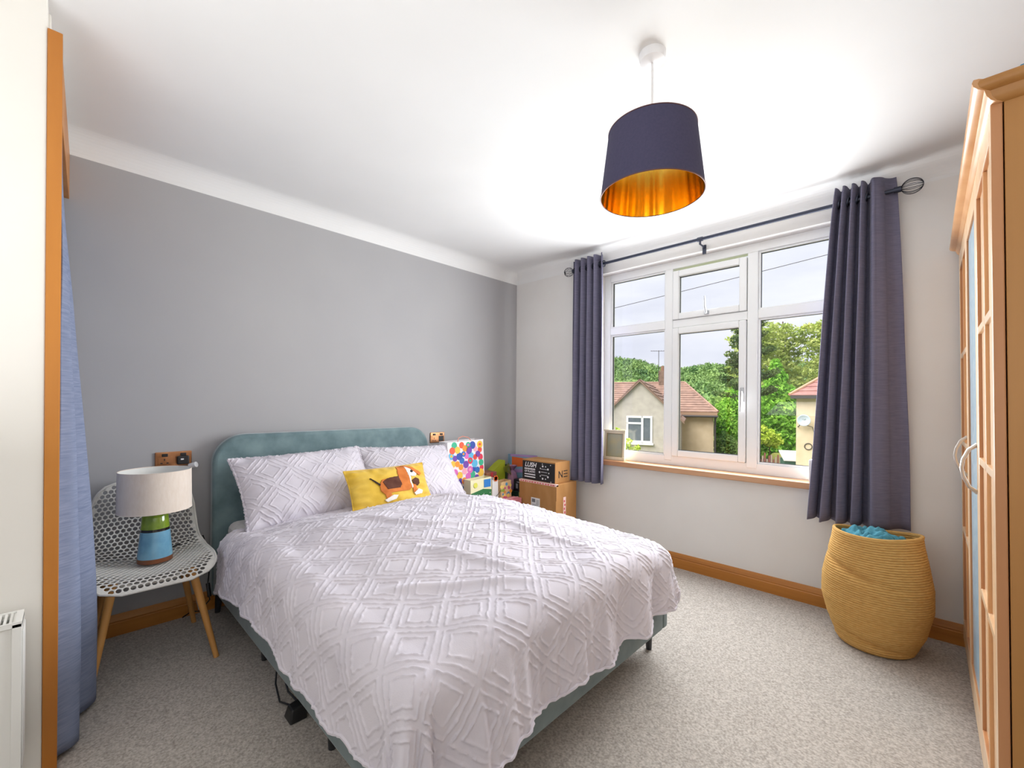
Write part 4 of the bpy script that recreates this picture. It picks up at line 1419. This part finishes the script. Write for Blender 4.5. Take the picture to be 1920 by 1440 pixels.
# bright cypress and shrubs
cyp = [(4.85, 32, z, w, w, .7) for z, w in ((-2.6, 1.35), (-1.7, 1.45), (-.7, 1.45), (.2, 1.35), (1.1, 1.15), (2.0, .95), (2.8, .66), (3.5, .36))]
tree('cypress_tree', 'bright green conical cypress tree in the right window pane', 4.85, 32, -3.2, cyp, 11000, .14, G_bright, 1)
tree('evergreen_tree', 'dark green rounded evergreen between the cypress and the tan house', 6.6, 35, -3, [(6.6, 35, -.6, 1.5, 1.5, 1.8), (6.3, 35, 1.2, 1.4, 1.4, 1.3), (7.4, 35.5, .8, 1.5, 1.4, 1.6), (5.6, 34.5, -1.2, 1.0, 1, 1.2)], 9000, .15, G_mid, 2)
tree('yellow_shrub', 'yellow green shrub at the foot of the cypress', 4.0, 28.6, -3.2, [(3.7, 28.5, -.55, .70, .6, .55), (4.2, 28.6, -.75, .5, .5, .4), (3.2, 28.6, -.8, .5, .5, .45)], 3200, .085, G_yellow, 3, .06, cat='shrub')
tree('leafy_tree', 'bright leafy tree behind the middle window sash', 2.3, 30, -3.2, [(2.35, 30, .6, .95, .9, 1.4), (2.7, 30, 1.6, .8, .8, .8), (1.9, 29.5, -.4, .75, .7, .9), (2.6, 30, -.8, 1.0, .8, .9)], 7500, .10, G_bright, 4, .1)
tree('round_shrub', 'pale green round shrub low beside the corner of the grey house', 1.75, 28.5, -3.2, [(1.75, 28.5, -1.2, .65, .55, .75), (2.5, 28.6, -1.5, .6, .5, .55)], 3000, .085, G_far, 5, .05, cat='shrub')
# pine in front with sparse drooping boughs
pn = ext('pine_tree', 'sparse dark pine tree behind the frame between middle and right panes', 'tree', 2.3, 21, -3.2)
MB().tube([(2.3, 21, -3.2), (2.3, 21, 1.0), (2.32, 21, 5.3)], [.14, .09, .03], 8).build('trunk', X_bark, pn, smooth=True)
rng = random.Random(8)
boughs = MB()
pb = []
for i in range(30):
    z = 1.7 + 3.4 * i / 30
    a = rng.uniform(0, 2 * math.pi) if i % 3 else math.pi + rng.uniform(-.5, .5)
    ln = (1.35 - .26 * (z - 1.7)) * rng.uniform(.75, 1.1)
    e = (2.3 + math.cos(a) * ln, 21 + math.sin(a) * ln, z + .12)
    boughs.tube([(2.3, 21, z - .1), (2.3 + math.cos(a) * ln * .5, 21 + math.sin(a) * ln * .5, z - .12), e], [.02, .014, .005], 5)
    for f in (.35, .55, .75, .95):
        pb.append((2.3 + math.cos(a) * ln * f, 21 + math.sin(a) * ln * f, z - .12 + .2 * f * f, .24, .24, .13))
boughs.build('boughs', X_bark, pn, smooth=True)
foliage('needles', pn, pb, 8500, .06, G_pine, 6, .3)
# tall larches behind
for i, (u, v, lab) in enumerate(((5.6, 50, 'tall yellow green larch above the cypress in the right pane'), (8.8, 54, 'tall yellow green larch behind the right curtain and tan house'), (12.0, 52, 'tall larch mostly hidden by the right curtain'))):
    rg = random.Random(40 + i)
    bl = []
    for q in range(26):
        z = -1.5 + 11.2 * q / 26
        w = 2.7 * (1 - .38 * q / 26)
        a = rg.uniform(0, 2 * math.pi)
        bl.append((u + math.cos(a) * w * .7, v + math.sin(a) * w * .6, z, 1.25, 1.2, .42))
        bl.append((u - math.cos(a) * w * .5, v - math.sin(a) * w * .5, z + .2, 1.15, 1.2, .40))
    tree('larch_tree', lab, u, v, -3.2, bl, 9500, .17, G_larch, 50 + i, .25, 10.2, .2, group='tall larches beyond the gardens')
# valley trees
for i, (u, v, r0, z, lab, mt) in enumerate((
        (1.6, 70, 3.2, -1.0, 'soft green valley tree just right of the grey house roof', G_far),
        (5.2, 78, 3.6, .2, 'soft green valley tree behind the pine boughs', G_far),
        (-1.6, 90, 3.6, 0.6, 'hazy valley tree above the hipped roof end', G_mid))):
    bl = [(u, v, z, r0, r0, r0 * .8), (u + r0 * .7, v, z - .8, r0 * .7, r0 * .7, r0 * .6), (u - r0 * .7, v + 1, z - 1, r0 * .7, r0 * .7, r0 * .6), (u, v, z - 3, r0, r0, r0 * .8)]
    tree('valley_tree', lab, u, v, -9, bl, 5500, .32, mt, 70 + i, .3, group='valley trees beyond the houses')

# ------------------------------------------------------------------ grey gabled house
def roof_plane(b, a0, a1, b1, b0, rows, th=.05):
    """stepped courses from the eave edge a0-a1 up to the ridge edge b0-b1"""
    a0, a1, b0, b1 = map(Vector, (a0, a1, b0, b1))
    nrm = (a1 - a0).cross(b0 - a0).normalized()
    if nrm.z < 0: nrm = -nrm
    for i in range(rows):
        f0, f1 = i / rows, min((i + 1.12) / rows, 1)
        p0, p1 = a0.lerp(b0, f0), a1.lerp(b1, f0)
        q0, q1 = a0.lerp(b0, f1), a1.lerp(b1, f1)
        b.hexa([p0, p1, q1, q0, p0 + nrm * th, p1 + nrm * th, q1 + nrm * .012, q0 + nrm * .012])


ZG = -3.3
h1 = ext('gabled_house', 'grey rendered house with a gable window and brown tiled roof', 'house', -2.4, 26, ZG)
gu, gw, ga, ge, gv = -2.43, 1.85, 2.42, .60, 22.0
b = MB()
b.prism([(gu - gw, ZG), (gu + gw, ZG), (gu + gw, ge), (gu, ga), (gu - gw, ge)], lambda u, z: (u, gv, z), lambda u, z: (u, gv + 4.6, z))
b.build('gable_wall', X_wall_grey, h1)
b = MB()
b.box(-8.5, 1.05, 26.4, 31.6, ZG, .80)
b.build('wall', X_wall_tan, h1)
b = MB()
for sg in (-1, 1):
    e0, e1 = gu + sg * (gw + .18), ge - .18
    roof_plane(b, (e0, gv - .10, e1), (e0, 28.9, e1), (gu, 28.9, ga + .03), (gu, gv - .10, ga + .03), 10)
b.build('gable_roof', X_roof, h1)
b = MB()
roof_plane(b, (-8.7, 26.05, .80), (1.25, 26.05, .80), (-.50, 29.0, 2.55), (-7.4, 29.0, 2.55), 13)
b.build('roof', X_roof, h1)
b = MB()
roof_plane(b, (1.25, 26.05, .80), (1.25, 31.9, .80), (-.50, 29.0, 2.55), (-.50, 29.0, 2.55), 13)
b.build('hip_roof', X_roof, h1)
MB().tube([(1.25, 26.05, .84), (-.50, 29.0, 2.60)], .07, 6).build('hip_ridge', X_roof, h1)
MB().tube([(-.50, 29.0, 2.60), (-7.4, 29.0, 2.60)], .07, 6).build('ridge_tiles', X_roof, h1)
b = MB()
for sg in (-1, 1):
    b.hexa([(gu + sg * (gw + .2), gv - .14, ge - .30), (gu + sg * (gw + .2), gv - .06, ge - .30), (gu, gv - .06, ga - .10), (gu, gv - .14, ga - .10),
            (gu + sg * (gw + .2), gv - .14, ge - .20), (gu + sg * (gw + .2), gv - .06, ge - .20), (gu, gv - .06, ga), (gu, gv - .14, ga)])
b.build('verge', mat('verge_brown', L(120, 96, 82), rough=.8), h1)
MB().box(gu + gw - .2, 1.22, 26.02, 26.4, .60, .80).build('fascia', mat('fascia_tan', L(150, 122, 98), rough=.8), h1)
b = MB()
b.tube([(gu + gw - .1, 25.98, .58), (1.25, 25.98, .58)], .06, 8)
b.build('gutter', X_dark, h1)
MB().tube([(1.12, 26.32, .55), (1.12, 26.32, ZG)], .05, 8).build('downpipe', X_dark, h1)
wn = thing
fw = MB()
wx0, wx1, wz0, wz1 = -3.06, -1.83, -.66, .64
frame_rect(fw, wx0, wx1, wz0, wz1, .09, gv - .04, gv + .02)
fw.box(-2.35, -2.25, gv - .04, gv + .02, wz0, wz1)
fw.box(wx0, -2.3, gv - .04, gv + .02, .24, .33)
f = fw.build('window_frame', X_white, h1)
for (x0, x1, z0, z1) in ((-2.98, -2.34, .32, .56), (-2.98, -2.34, -.58, .25), (-2.26, -1.91, -.58, .56)):
    MB().box(x0, x1, gv - .015, gv - .005, z0, z1).build('window_pane', X_glass, f)
MB().box(wx0 - .06, wx1 + .06, gv - .14, gv, wz0 - .10, wz0 - .02).build('window_ledge', X_white, h1)
cm = MB().box(-2.02, -1.52, 28.7, 29.3, 2.2, 3.35).build('chimney', mat('chimney_brick', L(96, 78, 66), L(128, 106, 90), scale=6, rough=.9), h1)
MB().lathe([(.14, 3.35), (.11, 3.65)], (-1.80, 29.0), 12).build('chimney_pot', mat('pot_clay', L(120, 88, 70), rough=.9), cm)
ae = MB()
ae.tube([(-2.06, 29.0, 2.5), (-2.06, 29.0, 4.66)], .018, 6)
ae.tube([(-2.56, 29.0, 4.64), (-1.58, 29.2, 4.62)], .014, 6)
for k in range(7): ae.tube([(-2.50 + k * .15, 28.85, 4.64), (-2.50 + k * .15, 29.25, 4.64)], .008, 5)
ae.build('aerial', X_dark, h1)

# ------------------------------------------------------------------ tan house on the right
h2 = ext('tan_house', 'tan rendered house with satellite dish half hidden by the right curtain', 'house', 3.74, 20, ZG)
h2.rotation_euler = (0, 0, EA - R(13))
MB().box(3.74, 9.5, 20.0, 26.0, ZG, 1.60).build('wall', X_wall_tan, h2)
b = MB()
roof_plane(b, (3.52, 19.75, 1.60), (9.7, 19.75, 1.60), (7.0, 23, 3.55), (6.2, 23, 3.55), 11)
b.build('roof', X_roof2, h2)
b = MB()
roof_plane(b, (3.52, 26.2, 1.60), (3.52, 19.75, 1.60), (6.2, 23, 3.55), (6.2, 23, 3.55), 11)
b.build('hip_roof', X_roof2, h2)
MB().tube([(3.52, 19.75, 1.66), (6.2, 23.0, 3.62)], .06, 6).build('hip_ridge', mat('ridge_tan', L(190, 148, 120), rough=.85), h2)
MB().box(3.56, 9.6, 19.72, 20.0, 1.50, 1.62).build('gutter', X_dark, h2)
dsh = MB()
dsh.lathe([(0, 0), (.10, .012), (.18, .036), (.22, .06)], (0, 0), 24)
dsh.v = [(4.00 + x, 19.72 - z, .66 + y) for (x, y, z) in dsh.v]
dd = dsh.build('satellite_dish', mat('dish_grey', L(176, 186, 196), rough=.6), h2, smooth=True, solid=.01)
MB().tube([(4.0, 19.75, .66), (3.82, 19.9, .40), (3.80, 20.0, .40)], .018, 6).build('dish_bracket', X_dark, dd, smooth=True)
MB().tube([(4.0, 19.70, .50), (4.15, 19.93, .44), (4.27, 19.97, .40), (4.32, 19.97, .20), (4.30, 19.98, -.30)], .012, 6).build('cable', X_dark, h2, smooth=True)
MB().tube([(4.14 + .12 * math.cos(2 * math.pi * k / 20), 19.98, -.36 + .12 * math.sin(2 * math.pi * k / 20)) for k in range(20)], .016, 6, closed=True).build('cable_coil', X_dark, h2, smooth=True)

# ------------------------------------------------------------------ shed, fence, lawn things, wire
sh = ext('garden_shed', 'small green garden shed with a white roof beside the tan house', 'shed', 4.55, 25.5, -3.3)
MB().box(4.20, 4.95, 25.0, 26.2, -3.3, -1.50).build('walls', plain('shed_green', 54, 96, 78), sh)
b = MB().hexa([(4.15, 24.9, -1.52), (5.0, 24.9, -1.52), (5.0, 26.3, -1.18), (4.15, 26.3, -1.18), (4.15, 24.9, -1.46), (5.0, 24.9, -1.46), (5.0, 26.3, -1.12), (4.15, 26.3, -1.12)])
b.build('shed_roof', X_white, sh)
fe = ext('garden_fence', 'reddish picket fence left of the green shed', 'fence', 3.6, 27.6, -3.3)
rng = random.Random(9)
fm_ = [plain('fence_red', 140, 84, 76), plain('fence_grey', 170, 146, 134)]
for k in range(14):
    u = 3.0 + k * .105
    MB().box(u, u + .075, 27.4, 27.43, -3.3, -1.62 + rng.uniform(-.15, .25)).build('picket', fm_[k % 2], fe)
MB().box(2.95, 4.5, 27.43, 27.47, -2.2, -2.08).build('rail', fm_[0], fe)
MB().box(2.95, 4.5, 27.43, 27.47, -3.0, -2.9).build('rail', fm_[0], fe)
gr = ext('garden_bank', 'mown grass bank beyond the picket fence and shed', 'bank', 6, 29.8, -3.3)
b = MB()
b.hexa([(3.9, 28.9, -3.3), (9.5, 28.9, -3.3), (9.5, 30.6, -3.3), (3.9, 30.6, -3.3), (4.2, 29.1, -2.35), (9.5, 29.1, -2.2), (9.5, 30.5, -1.45), (4.4, 30.5, -1.6)])
b.build('turf', mat('mown_grass', L(168, 160, 96), L(128, 150, 70), scale=.8, detail=6, rough=1, spec=0), gr, bevel=.2, seg=4)
pth = ext('garden_path', 'pale concrete path on the ground below the leafy tree', 'path', 2.4, 27, -3.28)
MB().hexa([(1.2, 24.6, -2.2), (3.2, 24.6, -2.2), (3.2, 27.2, -2.0), (1.2, 27.2, -2.0), (1.2, 24.6, -2.1), (3.2, 24.6, -2.1), (3.2, 27.2, -1.9), (1.2, 27.2, -1.9)]).build('slab', mat('pale_concrete', L(190, 190, 188), L(206, 204, 200), scale=2, rough=.9), pth)
MB().box(1.2, 3.2, 24.6, 27.2, -3.3, -2.2).build('retaining_wall', mat('path_wall', L(150, 146, 140), rough=.9), pth)

wi = ext('overhead_wire', 'thin overhead wire crossing the sky outside the window', 'wire', 0, 12, 3.5)
pts = []
for i in range(24):
    f = i / 23
    u = -6 + 12 * f
    pts.append((u, 12, 4.232 + .176 * u - .0025 * (9 - u * u) * .5))
MB().tube(pts, .0075, 5).build('wire', X_dark, wi, smooth=True)
# leafy tips of a climber just outside, bottom left of the window
pl = ext('climbing_shrub', 'loose light green climber sprigs outside the left pane', 'shrub', -1.5, 10, -3)
st_ = MB()
bl = []
rng = random.Random(14)
for k in range(7):
    u0 = -1.72 + .10 * k
    ht = (.15, .62, .40, .05, .40, .25, -.05)[k]
    st_.tube([(u0, 10, -3), (u0 + .03, 10, -1), (u0 + rng.uniform(-.06, .06), 10, ht)], [.012, .009, .004], 5)
    for q in range(6):
        bl.append((u0 + rng.uniform(-.05, .05), 10 + rng.uniform(-.05, .05), ht - .03 - q * .17, .09, .09, .10))
st_.build('stems', X_bark, pl, smooth=True)
foliage('leaves', pl, bl, 2600, .042, G_yellow, 9)
